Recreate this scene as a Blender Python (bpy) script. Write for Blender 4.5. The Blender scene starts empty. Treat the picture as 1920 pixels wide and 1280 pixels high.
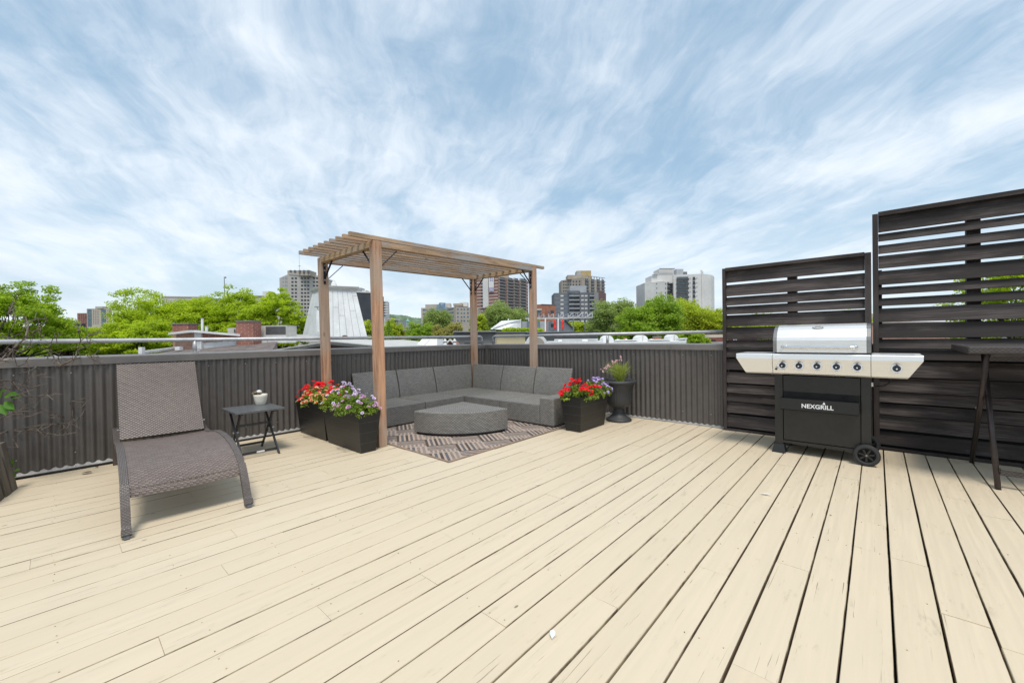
import bpy, math, random
import numpy as np
from mathutils import Vector, Matrix
random.seed(7); RNG = np.random.default_rng(7)
S = bpy.context.scene; COL = S.collection; R = math.radians; PI = math.pi

# ------------------------------------------------------------------ camera
FPX = 766.08; YAW = R(-41.7753); PITCH = R(-.49774); ROLL = R(-.88516); EYE = 1.14
cf = Vector((math.sin(YAW)*math.cos(PITCH), math.cos(YAW)*math.cos(PITCH), math.sin(PITCH)))
cr = Vector((math.cos(YAW), -math.sin(YAW), 0)); cu = cr.cross(cf)
cr, cu = cr*math.cos(ROLL)+cu*math.sin(ROLL), -cr*math.sin(ROLL)+cu*math.cos(ROLL)
CAM = Vector((0, 0, EYE))
cd = bpy.data.cameras.new('camera'); cam = bpy.data.objects.new('camera', cd); COL.objects.link(cam)
m = Matrix((cr, cu, -cf)).transposed().to_4x4(); m.translation = CAM; cam.matrix_world = m
cd.sensor_width = 36; cd.lens = FPX/1920*36; cd.clip_start = .05; cd.clip_end = 9000
S.camera = cam
def at(px, py, D):                      # point of the place seen at a bearing, D metres ahead
    return CAM + ((px-960)/FPX*cr + (640-py)/FPX*cu + cf)*D
def atz(px, z, D):                      # same bearing, given height
    d = (px-960)/FPX*cr + cf; p = CAM + d*D; p.z = z; return p

# ------------------------------------------------------------------ sky, sun, exposure
SUN_EL = R(66); SUN_AZ = R(132)          # azimuth clockwise from +Y
W = bpy.data.worlds.new('World'); S.world = W; W.use_nodes = True
nt = W.node_tree; N = nt.nodes; L = nt.links; N.clear()
def nd(t, **k):
    n = N.new(t)
    for a, b in k.items(): setattr(n, a, b)
    return n
def wm(op, a, b=None, c=None, clamp=False):
    n = nd('ShaderNodeMath', operation=op, use_clamp=clamp)
    for i, v in enumerate((a, b, c)):
        if v is None: continue
        if isinstance(v, (int, float)): n.inputs[i].default_value = v
        else: L.new(v, n.inputs[i])
    return n.outputs[0]
def wsm(x, a, b):
    n = nd('ShaderNodeMapRange', interpolation_type='SMOOTHSTEP')
    L.new(x, n.inputs[0]); n.inputs[1].default_value = a; n.inputs[2].default_value = b
    return n.outputs[0]
sky = nd('ShaderNodeTexSky', sky_type='NISHITA', sun_disc=False)
sky.sun_elevation = SUN_EL; sky.sun_rotation = SUN_AZ; sky.air_density = 1.0; sky.dust_density = .6; sky.ozone_density = 1.6
tc = nd('ShaderNodeTexCoord')
STREAK = YAW - R(15)
rot = nd('ShaderNodeVectorRotate', rotation_type='Z_AXIS'); rot.inputs['Angle'].default_value = STREAK
L.new(tc.outputs['Generated'], rot.inputs[0])
sx = nd('ShaderNodeSeparateXYZ'); L.new(rot.outputs[0], sx.inputs[0])
zc = wm('MAXIMUM', sx.outputs[2], 0.0); zz = wm('ADD', zc, .24)
U = wm('DIVIDE', sx.outputs[0], zz); V = wm('DIVIDE', sx.outputs[1], zz)
def comb(u, v, w=0.0):
    n = nd('ShaderNodeCombineXYZ'); L.new(u, n.inputs[0]); L.new(v, n.inputs[1]); n.inputs[2].default_value = w
    return n.outputs[0]
def noise(vec, scale, detail=6, rough=.55, dist=0.0):
    n = nd('ShaderNodeTexNoise'); L.new(vec, n.inputs['Vector'])
    n.inputs['Scale'].default_value = scale; n.inputs['Detail'].default_value = detail
    n.inputs['Roughness'].default_value = rough; n.inputs['Distortion'].default_value = dist
    return n.outputs['Fac']
warp = noise(comb(U, V, 3.1), .9, 4)
warp2 = noise(comb(U, V, 9.7), 1.1, 4)
Uw = wm('ADD', U, wm('MULTIPLY', wm('SUBTRACT', warp, .5), .55))
Vw = wm('ADD', V, wm('MULTIPLY', wm('SUBTRACT', warp2, .5), .75))
big = noise(comb(Uw, wm('MULTIPLY', Vw, .72), 1.7), 1.55, 6, .56)
fil = noise(comb(Uw, wm('MULTIPLY', Vw, .42), 5.2), 4.6, 9, .64, .35)
fine = noise(comb(Uw, wm('MULTIPLY', Vw, .24), 2.2), 12.0, 8, .64, .3)
puff = noise(comb(Uw, Vw, 7.4), 3.4, 9, .66, .2)
dens = wm('ADD', wm('ADD', wm('MULTIPLY', puff, .34), wm('ADD', wm('MULTIPLY', big, 1.15), wm('MULTIPLY', fil, .54))), wm('MULTIPLY', fine, .36))
cl = wsm(dens, .93, 1.50)
hz = wsm(sx.outputs[2], .34, .02)                   # thicker veil towards the horizon
cl2 = wm('ADD', cl, wm('MULTIPLY', wm('SUBTRACT', 1.0, cl), wm('MULTIPLY', hz, .50)), clamp=True)
cl3 = wm('ADD', wm('MULTIPLY', cl2, .80), .09, clamp=True)
# cloud body slightly grey where it is thick and low
shade = noise(comb(U, wm('MULTIPLY', V, .9), 12.0), 1.6, 6, .55)
cg = nd('ShaderNodeMixRGB'); cg.inputs[1].default_value = (7.8, 8.3, 8.9, 1); cg.inputs[2].default_value = (5.9, 6.6, 7.4, 1)
L.new(wm('MULTIPLY', wsm(shade, .45, .68), wm('ADD', wm('MULTIPLY', hz, .75), .15)), cg.inputs[0])
sk = nd('ShaderNodeMixRGB', blend_type='MULTIPLY'); sk.inputs[0].default_value = 1; L.new(sky.outputs[0], sk.inputs[1]); sk.inputs[2].default_value = (1.15, 1.18, 1.0, 1)
skl = nd('ShaderNodeMixRGB'); skl.inputs[0].default_value = .55; L.new(sk.outputs[0], skl.inputs[1]); skl.inputs[2].default_value = (3.1, 5.0, 7.0, 1)
mx = nd('ShaderNodeMixRGB'); L.new(cl3, mx.inputs[0]); L.new(skl.outputs[0], mx.inputs[1]); L.new(cg.outputs[0], mx.inputs[2])
bg = nd('ShaderNodeBackground'); bg.inputs[1].default_value = .088; L.new(mx.outputs[0], bg.inputs[0])
wo = nd('ShaderNodeOutputWorld'); L.new(bg.outputs[0], wo.inputs[0])

sd = bpy.data.lights.new('sun', 'SUN'); sd.energy = 2.0; sd.angle = R(17); sd.color = (1, .95, .87)
so = bpy.data.objects.new('sun', sd); COL.objects.link(so)
sv = Vector((math.sin(SUN_AZ)*math.cos(SUN_EL), math.cos(SUN_AZ)*math.cos(SUN_EL), math.sin(SUN_EL)))
so.rotation_euler = sv.to_track_quat('Z', 'Y').to_euler()
S.view_settings.view_transform = 'Standard'; S.view_settings.look = 'None'; S.view_settings.gamma = 1
S.view_settings.use_curve_mapping = False; S.view_settings.exposure = .53
S.render.engine = 'CYCLES'

# ------------------------------------------------------------------ materials
def sock(nt, v, inp):
    if isinstance(v, (int, float)): inp.default_value = v
    elif isinstance(v, tuple): inp.default_value = (*v, 1) if len(v) == 3 else v
    else: nt.links.new(v, inp)
class MT:
    def __init__(s, name, rough=.6, metal=0.0, spec=.5):
        s.m = bpy.data.materials.new(name); s.m.use_nodes = True; s.nt = s.m.node_tree; s.nt.nodes.clear()
        s.b = s.n('ShaderNodeBsdfPrincipled'); s.o = s.n('ShaderNodeOutputMaterial'); s.nt.links.new(s.b.outputs[0], s.o.inputs[0])
        s.b.inputs['Roughness'].default_value = rough; s.b.inputs['Metallic'].default_value = metal
        s.b.inputs['Specular IOR Level'].default_value = spec
    def n(s, t, **k):
        n = s.nt.nodes.new(t)
        for a, b in k.items(): setattr(n, a, b)
        return n
    def coord(s, kind='Object', scale=(1, 1, 1), rnd=False):
        if kind == 'World': v = s.n('ShaderNodeNewGeometry').outputs['Position']
        else: v = s.n('ShaderNodeTexCoord').outputs[kind]
        if rnd:
            oi = s.n('ShaderNodeObjectInfo'); ad = s.n('ShaderNodeVectorMath', operation='ADD')
            ml = s.n('ShaderNodeVectorMath', operation='SCALE'); s.nt.links.new(oi.outputs['Random'], ml.inputs['Scale']); ml.inputs[0].default_value = (37, 17, 53)
            s.nt.links.new(v, ad.inputs[0]); s.nt.links.new(ml.outputs[0], ad.inputs[1]); v = ad.outputs[0]
        mp = s.n('ShaderNodeMapping'); s.nt.links.new(v, mp.inputs[0]); mp.inputs['Scale'].default_value = scale
        return mp.outputs[0]
    def noise(s, vec, scale=5, detail=4, rough=.55, dist=0):
        n = s.n('ShaderNodeTexNoise'); s.nt.links.new(vec, n.inputs['Vector']); n.inputs['Scale'].default_value = scale
        n.inputs['Detail'].default_value = detail; n.inputs['Roughness'].default_value = rough; n.inputs['Distortion'].default_value = dist
        return n.outputs['Fac']
    def ramp(s, fac, lo, hi, a=0.0, b=1.0):
        n = s.n('ShaderNodeMapRange', interpolation_type='SMOOTHSTEP'); s.nt.links.new(fac, n.inputs[0])
        n.inputs[1].default_value = lo; n.inputs[2].default_value = hi; n.inputs[3].default_value = a; n.inputs[4].default_value = b
        return n.outputs[0]
    def mix(s, f, a, b, mode='MIX'):
        n = s.n('ShaderNodeMixRGB', blend_type=mode); sock(s.nt, f, n.inputs[0]); sock(s.nt, a, n.inputs[1]); sock(s.nt, b, n.inputs[2])
        return n.outputs[0]
    def math(s, op, a, b=0.0):
        n = s.n('ShaderNodeMath', operation=op); sock(s.nt, a, n.inputs[0]); sock(s.nt, b, n.inputs[1]); return n.outputs[0]
    def rand(s): return s.n('ShaderNodeObjectInfo').outputs['Random']
    def col(s, c): sock(s.nt, c, s.b.inputs['Base Color']); return s
    def rough(s, c): sock(s.nt, c, s.b.inputs['Roughness']); return s
    def bump(s, h, strength=.3, dist=.01):
        n = s.n('ShaderNodeBump'); n.inputs['Strength'].default_value = strength; n.inputs['Distance'].default_value = dist
        s.nt.links.new(h, n.inputs['Height']); s.nt.links.new(n.outputs[0], s.b.inputs['Normal']); return s
def simple(name, c, rough=.6, metal=0.0, var=.18, vscale=4, bump=.0, bscale=60, coord='World', scale=(1, 1, 1), spec=.5):
    t = MT(name, rough, metal, spec); v = t.coord(coord, scale)
    n = t.noise(v, vscale, 5, .6); n2 = t.noise(v, vscale*9, 3, .6)
    f = t.math('ADD', t.math('MULTIPLY', n, .65), t.math('MULTIPLY', n2, .35))
    dark = tuple(x*(1-var*1.6) for x in c); lite = tuple(min(1, x*(1+var)) for x in c)
    t.col(t.mix(t.ramp(f, .32, .68), dark, lite))
    if bump: t.bump(t.noise(v, bscale, 3), bump, .004)
    return t.m
def wood(name, base, grey, axis, greyf=.5, dark=(.08, .05, .03), streak=0):
    t = MT(name, .78); sc = [14, 14, 14]; sc[axis] = .9
    v = t.coord('World', tuple(sc), True); g = t.noise(v, 1.6, 7, .62, .6); sc2 = [60, 60, 60]; sc2[axis] = 2
    g2 = t.noise(t.coord('World', tuple(sc2), True), 1.5, 4, .6)
    sc3 = [3, 3, 3]; sc3[axis] = 1.1
    b = t.noise(t.coord('World', tuple(sc3), True), 1.2, 4, .6)
    c = t.mix(t.ramp(g, .38, .62), tuple(x*.58 for x in base), base); c = t.mix(t.math('MULTIPLY', t.rand(), .2), c, grey)
    c = t.mix(t.math('MULTIPLY', t.ramp(b, .42, .62), greyf), c, grey)
    c = t.mix(t.math('MULTIPLY', t.ramp(g2, .60, .72), .65), c, dark)
    if streak: c = t.mix(t.math('MULTIPLY', t.math('MULTIPLY', t.ramp(g2, .44, .60), t.ramp(b, .40, .60)), streak), c, tuple(x*1.5 for x in grey))
    vo = t.n('ShaderNodeTexVoronoi'); sk_ = [5, 5, 5]; sk_[axis] = 2.2
    t.nt.links.new(t.coord('World', tuple(sk_), True), vo.inputs['Vector']); vo.inputs['Scale'].default_value = 1.4
    c = t.mix(t.math('MULTIPLY', t.ramp(vo.outputs['Distance'], .13, .04), .8), c, tuple(x*2 for x in dark))
    t.col(c); t.bump(t.math('ADD', g, g2), .35, .003); return t.m
def weave(name, lite, dark, rh=.0145, bw=.034, bumpd=.004):
    t = MT(name, .42, 0, .55); uv = t.coord('UV')
    wob = t.noise(t.coord('World'), 3, 3)
    b = t.n('ShaderNodeTexBrick'); b.offset = .5; b.squash = 1
    t.nt.links.new(uv, b.inputs['Vector']); b.inputs['Scale'].default_value = 1
    b.inputs['Color1'].default_value = (*lite, 1); b.inputs['Color2'].default_value = (*[x*.72 for x in lite], 1); b.inputs['Mortar'].default_value = (*dark, 1)
    b.inputs['Brick Width'].default_value = bw; b.inputs['Row Height'].default_value = rh; b.inputs['Mortar Size'].default_value = rh*.2; b.inputs['Mortar Smooth'].default_value = .9
    sx = t.n('ShaderNodeSeparateXYZ'); t.nt.links.new(uv, sx.inputs[0])
    # ribs: strand bulges over, dips under
    row = t.math('FLOOR', t.math('DIVIDE', sx.outputs[1], rh)); par = t.math('MODULO', t.math('ABSOLUTE', row), 2.0)
    ph = t.math('ADD', t.math('DIVIDE', sx.outputs[0], bw), t.math('MULTIPLY', par, .5))
    s = t.math('SINE', t.math('MULTIPLY', ph, 2*PI)); s = t.math('ADD', t.math('MULTIPLY', s, .5), .5)
    c = t.mix(t.math('MULTIPLY', t.ramp(s, .55, 1.0), .5), b.outputs['Color'], tuple(x*.8 for x in dark))
    c = t.mix(t.ramp(wob, .35, .7, 0, .08), c, tuple(min(1, x*1.25) for x in lite))
    t.col(c)
    h = t.math('SUBTRACT', t.math('MULTIPLY', b.outputs['Fac'], -1.0), s)
    t.bump(h, .5, bumpd*.7); return t.m
def brick(name, c1, c2, mortar, sc=1.0, rough=.85):
    t = MT(name, rough); uv = t.coord('UV', (1/sc, 1/sc, 1/sc)); b = t.n('ShaderNodeTexBrick'); t.nt.links.new(uv, b.inputs['Vector'])
    b.inputs['Scale'].default_value = 1; b.inputs['Brick Width'].default_value = .21; b.inputs['Row Height'].default_value = .075; b.inputs['Mortar Size'].default_value = .008
    b.inputs['Color1'].default_value = (*c1, 1); b.inputs['Color2'].default_value = (*c2, 1); b.inputs['Mortar'].default_value = (*mortar, 1)
    n = t.noise(t.coord('World'), 1.2, 5, .65)
    t.col(t.mix(t.ramp(n, .35, .7, 0, .45), b.outputs['Color'], tuple(x*.55 for x in c1))); t.bump(b.outputs['Fac'], -.4, .01); return t.m
def leafmat(name, c, var=.5, trans=.35, hue=(1.25, 1.12, .6)):
    t = MT(name, .55, 0, .25); n = t.noise(t.coord('World'), 1.3, 4, .6); n2 = t.noise(t.coord('World'), 14, 2, .6)
    f = t.math('ADD', t.math('MULTIPLY', n, .5), t.math('MULTIPLY', n2, .5))
    cc = t.mix(t.ramp(f, .33, .67), tuple(x*(1-var) for x in c), tuple(x*h for x, h in zip(c, hue)))
    t.col(cc); tr = t.n('ShaderNodeBsdfTranslucent'); t.nt.links.new(cc, tr.inputs[0])
    mxs = t.n('ShaderNodeMixShader'); mxs.inputs[0].default_value = trans
    t.nt.links.new(t.b.outputs[0], mxs.inputs[1]); t.nt.links.new(tr.outputs[0], mxs.inputs[2]); t.nt.links.new(mxs.outputs[0], t.o.inputs[0]); return t.m

def deckmat():
    t = MT('deck_paint', .5, 0, .42)
    base = (.645, .54, .392)
    g = t.noise(t.coord('World', (38, 1.2, 38), True), 1.4, 6, .62, .3)
    big = t.noise(t.coord('World', (1, 1, 1)), .9, 4, .6)
    c = t.mix(t.ramp(g, .3, .72), tuple(x*.955 for x in base), tuple(x*1.015 for x in base))
    c = t.mix(t.ramp(big, .38, .66, 0, .16), c, (.56, .49, .36))
    c = t.mix(t.ramp(t.rand(), .25, 1.0, 0, .30), c, (.58, .48, .335))
    # hairline checks along the grain
    ck = t.noise(t.coord('World', (95, 1.7, 50), True), 1.5, 4, .6, .5)
    area = t.noise(t.coord('World', (3, .9, 3), True), 1.6, 3, .6)
    crack = t.math('MULTIPLY', t.ramp(ck, .655, .70), t.ramp(area, .44, .58))
    c = t.mix(t.math('MULTIPLY', crack, .85), c, (.17, .125, .08))
    # knots, nail heads and chipped paint
    vo = t.n('ShaderNodeTexVoronoi'); t.nt.links.new(t.coord('World', (7, 3.4, 7), True), vo.inputs['Vector']); vo.inputs['Scale'].default_value = 1
    sel = t.n('ShaderNodeSeparateColor'); t.nt.links.new(vo.outputs['Color'], sel.inputs[0])
    spot = t.math('MULTIPLY', t.ramp(vo.outputs['Distance'], .055, .028), t.ramp(sel.outputs[0], .50, .54))
    c = t.mix(t.math('MULTIPLY', spot, .8), c, (.16, .12, .07))
    dirt = t.noise(t.coord('World', (9, 2.2, 9), True), 2.2, 6, .7)
    c = t.mix(t.math('MULTIPLY', t.ramp(dirt, .58, .74), .5), c, (.38, .31, .21))
    t.col(c); h = t.math('SUBTRACT', t.math('MULTIPLY', g, .35), crack); t.bump(h, .35, .002)
    t.rough(t.ramp(g, .3, .7, .42, .58)); return t.m
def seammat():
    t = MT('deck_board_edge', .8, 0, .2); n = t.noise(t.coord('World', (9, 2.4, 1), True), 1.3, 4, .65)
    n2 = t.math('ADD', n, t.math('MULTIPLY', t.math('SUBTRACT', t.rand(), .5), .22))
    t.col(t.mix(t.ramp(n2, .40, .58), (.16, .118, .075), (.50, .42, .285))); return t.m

def rugmat():
    t = MT('rug_weave', .92, 0, .1); a = R(32); s = .30
    g = t.n('ShaderNodeNewGeometry'); vr = t.n('ShaderNodeVectorRotate', rotation_type='Z_AXIS'); vr.inputs['Angle'].default_value = a
    t.nt.links.new(g.outputs['Position'], vr.inputs[0]); sp = t.n('ShaderNodeSeparateXYZ'); t.nt.links.new(vr.outputs[0], sp.inputs[0])
    u = t.math('DIVIDE', t.math('ADD', sp.outputs[0], 20), s); v = t.math('DIVIDE', t.math('ADD', sp.outputs[1], 20.08), s)
    fu = t.math('FLOOR', u); fv = t.math('FLOOR', v)
    chk = t.math('MODULO', t.math('ADD', fu, fv), 2.0)
    ru = t.math('FRACT', u); rv = t.math('FRACT', v)
    wmix = lambda f, x, y: t.math('ADD', t.math('MULTIPLY', x, t.math('SUBTRACT', 1.0, f)), t.math('MULTIPLY', y, f))
    w = wmix(chk, ru, rv); al = wmix(chk, rv, ru)
    k = t.math('MULTIPLY', w, 6.0); idx = t.math('FLOOR', k); st = t.math('LESS_THAN', t.math('FRACT', k), .56)
    dash = t.math('GREATER_THAN', t.math('FRACT', t.math('MULTIPLY', al, 7.0)), .45)
    
    st2 = t.math('MULTIPLY', st, t.math('SUBTRACT', 1.0, t.math('MULTIPLY', t.math('SUBTRACT', 1.0, dash), t.math('GREATER_THAN', idx, 3.5))))
    blue = t.math('MODULO', idx, 2.0)
    dk = t.mix(blue, (.055, .042, .036), (.085, .092, .105))
    n = t.noise(t.coord('World'), 120, 3, .7)
    lt = t.mix(t.ramp(n, .3, .7), (.33, .25, .20), (.47, .38, .32))
    t.col(t.mix(t.math('MULTIPLY', st2, .9), lt, dk)); t.bump(n, .5, .003); return t.m

M = {}
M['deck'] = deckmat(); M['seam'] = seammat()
M['under'] = simple('under_deck_dark', (.03, .027, .022), .95)
M['rug'] = rugmat(); M['rug_edge'] = simple('rug_binding', (.30, .215, .165), .9, bump=.3)
M['corr'] = simple('corrugated_brown_metal', (.098, .087, .080), .42, .0, .12, 1.4, spec=.6)
M['cap'] = simple('cap_flashing_metal', (.165, .150, .140), .40, .0, .10, 1.1, spec=.6)
M['flash'] = simple('pale_flashing', (.34, .33, .32), .5, .2, .2, 6)
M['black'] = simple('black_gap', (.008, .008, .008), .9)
M['rail'] = simple('galvanised_grey_rail', (.46, .465, .48), .42, .35, .12, 9)
M['screw'] = simple('screw_zinc', (.4, .4, .4), .35, .8)
M['wz'] = wood('cedar_upright', (.60, .325, .19), (.42, .34, .27), 2, .65, (.13, .07, .04))
M['wy'] = wood('cedar_slat', (.50, .33, .20), (.36, .33, .31), 1, 1.0, (.11, .07, .04))
M['wx'] = wood('cedar_beam', (.56, .38, .205), (.40, .33, .25), 0, .7, (.12, .07, .04))
M['dsl'] = wood('stained_dark_slat', (.024, .017, .015), (.070, .056, .051), 0, .5, (.006, .005, .005), .8)
M['dpo'] = wood('stained_dark_upright', (.040, .029, .026), (.085, .070, .065), 2, .6, (.012, .010, .010))
M['oldwood'] = wood('weathered_planter_board', (.14, .115, .085), (.20, .18, .15), 2, .7)
M['loun'] = weave('lounger_brown_wicker', (.25, .19, .162), (.032, .024, .021), .0135, .032)
M['lback'] = weave('lounger_back_wicker', (.19, .142, .120), (.030, .022, .019), .0125, .030)  # seat wicker darkened for the backrest, offsetting the brighter light it catches
M['lrail'] = weave('lounger_rail_wrap', (.165, .135, .120), (.035, .028, .025), .008, .020)
M['sofa'] = weave('sofa_grey_wicker', (.335, .315, .285), (.022, .020, .018), .0150, .036)
M['barw'] = weave('bar_table_wicker', (.085, .068, .062), (.022, .018, .016), .012, .026)
M['brmetal'] = simple('bronze_painted_metal', (.045, .033, .030), .35, .3)
M['blkmetal'] = simple('black_painted_metal', (.022, .023, .025), .42, .0, .1)
M['navy'] = simple('brace_dark_metal', (.022, .022, .034), .38, .4)
M['ttop'] = simple('charcoal_composite_top', (.105, .108, .11), .42, 0, .12, 8, coord='World', scale=(1, 12, 1))
M['planter'] = simple('planter_black_resin', (.012, .0115, .011), .42, 0, .25, 2.2, .08, 120)
M['groove'] = simple('planter_groove', (.07, .07, .068), .5)
M['urn'] = simple('urn_charcoal_resin', (.040, .041, .043), .55, 0, .15, 6, .15, 90)
M['soil'] = simple('soil', (.035, .024, .016), .95, 0, .4, 20, .6, 60)
M['white_pot'] = simple('cream_glazed_pot', (.78, .72, .62), .25, 0, .05, 12)
M['white'] = simple('white_paint', (.74, .74, .73), .5, 0, .08, 2)
M['dirtywhite'] = simple('weathered_white_paint', (.70, .705, .70), .6, 0, .09, 1.6, .03, 12)
M['steel'] = MT('brushed_stainless', .28, .72)
_t = M['steel']; _v = _t.coord('World', (1.2, 60, 60)); _n = _t.noise(_v, 3, 4)
_t.col(_t.mix(_n, (.80, .79, .77), (.93, .92, .90))); _t.rough(_t.ramp(_n, .3, .7, .30, .42)); _t.bump(_n, .05, .001); M['steel'] = _t.m
M['steeldk'] = simple('steel_darker', (.30, .295, .285), .35, .8, .1)
M['gblack'] = simple('grill_black_enamel', (.017, .0165, .0155), .34, 0, .18, 3)
M['gblack2'] = simple('grill_bin_black', (.010, .010, .010), .42, 0, .12, 3)
M['rubber'] = simple('tyre_rubber', (.03, .03, .031), .7, 0, .1, 20, .2, 90)
M['chrome'] = simple('chrome', (.75, .75, .76), .12, 1.0, .02)
M['lettering'] = simple('white_lettering', (.8, .8, .8), .5, 0, .02)
M['bark'] = simple('bark', (.085, .066, .052), .9, 0, .35, 6, .5, 30)
M['twig'] = simple('dry_twig', (.155, .118, .092), .85, 0, .4, 25)
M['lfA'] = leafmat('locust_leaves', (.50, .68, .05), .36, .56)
M['lfA2'] = leafmat('locust_leaves_greener', (.40, .60, .05), .38, .55)  # greener leaf colour for some of the trees
M['lfB'] = leafmat('maple_leaves', (.36, .56, .08), .38, .55)
M['lfC'] = leafmat('grey_green_leaves', (.38, .51, .17), .35, .52, (1.2, 1.1, .9))
M['lfY'] = leafmat('yellow_green_leaves', (.52, .66, .08), .35, .55)
M['lfW'] = leafmat('pale_willow_leaves', (.42, .43, .16), .35, .45)
M['lfP'] = leafmat('petunia_leaves', (.27, .42, .07), .5, .4)
M['lfG'] = leafmat('grass_blades', (.40, .50, .14), .35, .35)
M['lfS'] = leafmat('shrub_leaves', (.09, .24, .035), .3, .35)
def pet(name, c, rough=.55):
    t = MT(name, rough, 0, .2); t.col(t.mix(t.rand(), tuple(x*.8 for x in c), tuple(min(1, x*1.12) for x in c))); tr = t.n('ShaderNodeBsdfTranslucent'); tr.inputs[0].default_value = (*c, 1)
    mxs = t.n('ShaderNodeMixShader'); mxs.inputs[0].default_value = .25; t.nt.links.new(t.b.outputs[0], mxs.inputs[1]); t.nt.links.new(tr.outputs[0], mxs.inputs[2]); t.nt.links.new(mxs.outputs[0], t.o.inputs[0]); return t.m
M['p_red'] = pet('petal_red', (.78, .012, .018)); M['p_dred'] = pet('petal_deep_red', (.35, .005, .02))
M['p_or'] = pet('petal_orange', (.82, .16, .05)); M['p_peach'] = pet('petal_peach_edge', (.86, .52, .36))
M['p_lil'] = pet('petal_lilac', (.50, .36, .72)); M['p_white'] = pet('petal_white_edge', (.80, .72, .80))
M['p_pur'] = pet('petal_purple', (.30, .10, .34)); M['p_pink'] = pet('petal_pink_edge', (.72, .45, .68)); M['p_yel'] = pet('throat_yellow', (.55, .40, .05))
M['p_dk'] = pet('throat_dark', (.12, .02, .10)); M['p_rose'] = pet('petal_rose', (.74, .48, .50))
M['leaf_dead'] = simple('dead_leaf', (.12, .075, .045), .8)

# ------------------------------------------------------------------ mesh builder
ORG = {}
class MB:
    def __init__(s): s.v = []; s.f = []; s.mi = []; s.uv = None; s.k = 0
    def add(s, vs, fs, mi=None):
        o = len(s.v); s.v += [tuple(x) for x in vs]; s.f += [tuple(i+o for i in f) for f in fs]; s.mi += [s.k if mi is None else mi]*len(fs); return s
    def box(s, x0, y0, z0, x1, y1, z1):
        return s.add([(x0, y0, z0), (x1, y0, z0), (x1, y1, z0), (x0, y1, z0), (x0, y0, z1), (x1, y0, z1), (x1, y1, z1), (x0, y1, z1)],
                     [(0, 3, 2, 1), (4, 5, 6, 7), (0, 1, 5, 4), (1, 2, 6, 5), (2, 3, 7, 6), (3, 0, 4, 7)])
    def bar(s, p, q, w, h, up=(0, 0, 1), c=0):          # rectangular bar from p to q, w across, h along up
        p = Vector(p); q = Vector(q); d = (q-p).normalized(); upv = Vector(up); a = d.cross(upv)
        if a.length < 1e-5: a = d.cross(Vector((1, 0, 0)))
        a.normalize(); b = a.cross(d).normalized(); a *= w/2; b *= h/2
        vs = [p-a-b, p+a-b, p+a+b, p-a+b, q-a-b, q+a-b, q+a+b, q-a+b]
        return s.add(vs, [(0, 1, 2, 3), (7, 6, 5, 4), (0, 4, 5, 1), (1, 5, 6, 2), (2, 6, 7, 3), (3, 7, 4, 0)])
    def tube(s, pts, r, n=8, cap=True):
        pts = [Vector(p) for p in pts]; rs = r if isinstance(r, (list, tuple)) else [r]*len(pts); rings = []
        ref = Vector((0, 0, 1))
        for i, p in enumerate(pts):
            d = (pts[min(i+1, len(pts)-1)]-pts[max(i-1, 0)])
            if d.length < 1e-7: d = Vector((0, 0, 1))
            d.normalize(); a = d.cross(ref)
            if a.length < .05: a = d.cross(Vector((1, .3, 0)))
            a.normalize(); b = a.cross(d)
            rings.append([p+(a*math.cos(2*PI*k/n)+b*math.sin(2*PI*k/n))*rs[i] for k in range(n)])
        vs = [v for rg in rings for v in rg]; fs = []
        for i in range(len(pts)-1):
            for k in range(n): fs.append((i*n+k, i*n+(k+1) % n, (i+1)*n+(k+1) % n, (i+1)*n+k))
        if cap: fs.append(tuple(reversed(range(n)))[::1]); fs.append(tuple(range((len(pts)-1)*n, len(pts)*n)))
        return s.add(vs, fs)
    def lathe(s, prof, c, n=24):
        vs = []; fs = []
        for (r, z) in prof:
            for k in range(n): vs.append((c[0]+r*math.cos(2*PI*k/n), c[1]+r*math.sin(2*PI*k/n), c[2]+z))
        for i in range(len(prof)-1):
            for k in range(n): fs.append((i*n+k, i*n+(k+1) % n, (i+1)*n+(k+1) % n, (i+1)*n+k))
        return s.add(vs, fs)
    def prism(s, poly, vec):                            # planar polygon pushed along vec
        n = len(poly); v = Vector(vec); a = [Vector(p) for p in poly]
        fs = [tuple(range(n))[::-1], tuple(range(n, 2*n))] + [(i, (i+1) % n, n+(i+1) % n, n+i) for i in range(n)]
        return s.add(a+[p+v for p in a], fs)
    def grid(s, P, close=False):
        nr, nc = len(P), len(P[0]); vs = [p for r in P for p in r]
        return s.add(vs, [(i*nc+j, i*nc+j+1, (i+1)*nc+j+1, (i+1)*nc+j) for i in range(nr-1) for j in range(nc-1)])
    def build(s, name, mats, parent=None, label=None, smooth=False, local=False, bevel=0, kind=None, flip=None):
        me = bpy.data.meshes.new(name); v = np.array(s.v, float)
        if parent is not None and not local: v = v - np.array(ORG.get(parent.name, (0, 0, 0)))
        me.from_pydata(v.tolist(), [], s.f)
        mats = mats if isinstance(mats, list) else [mats]
        for mm in mats: me.materials.append(mm)
        if len(mats) > 1: me.polygons.foreach_set('material_index', s.mi)
        boxuv(me)
        if smooth: me.polygons.foreach_set('use_smooth', [True]*len(me.polygons))
        me.update(); o = bpy.data.objects.new(name, me); COL.objects.link(o)
        if parent is not None: o.parent = parent; ORG[o.name] = ORG.get(parent.name, (0, 0, 0))
        if label: o['label'] = label
        if kind: o['kind'] = kind
        if bevel:
            b = o.modifiers.new('bevel', 'BEVEL'); b.width = bevel; b.segments = 2; b.limit_method = 'ANGLE'
        return o
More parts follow.
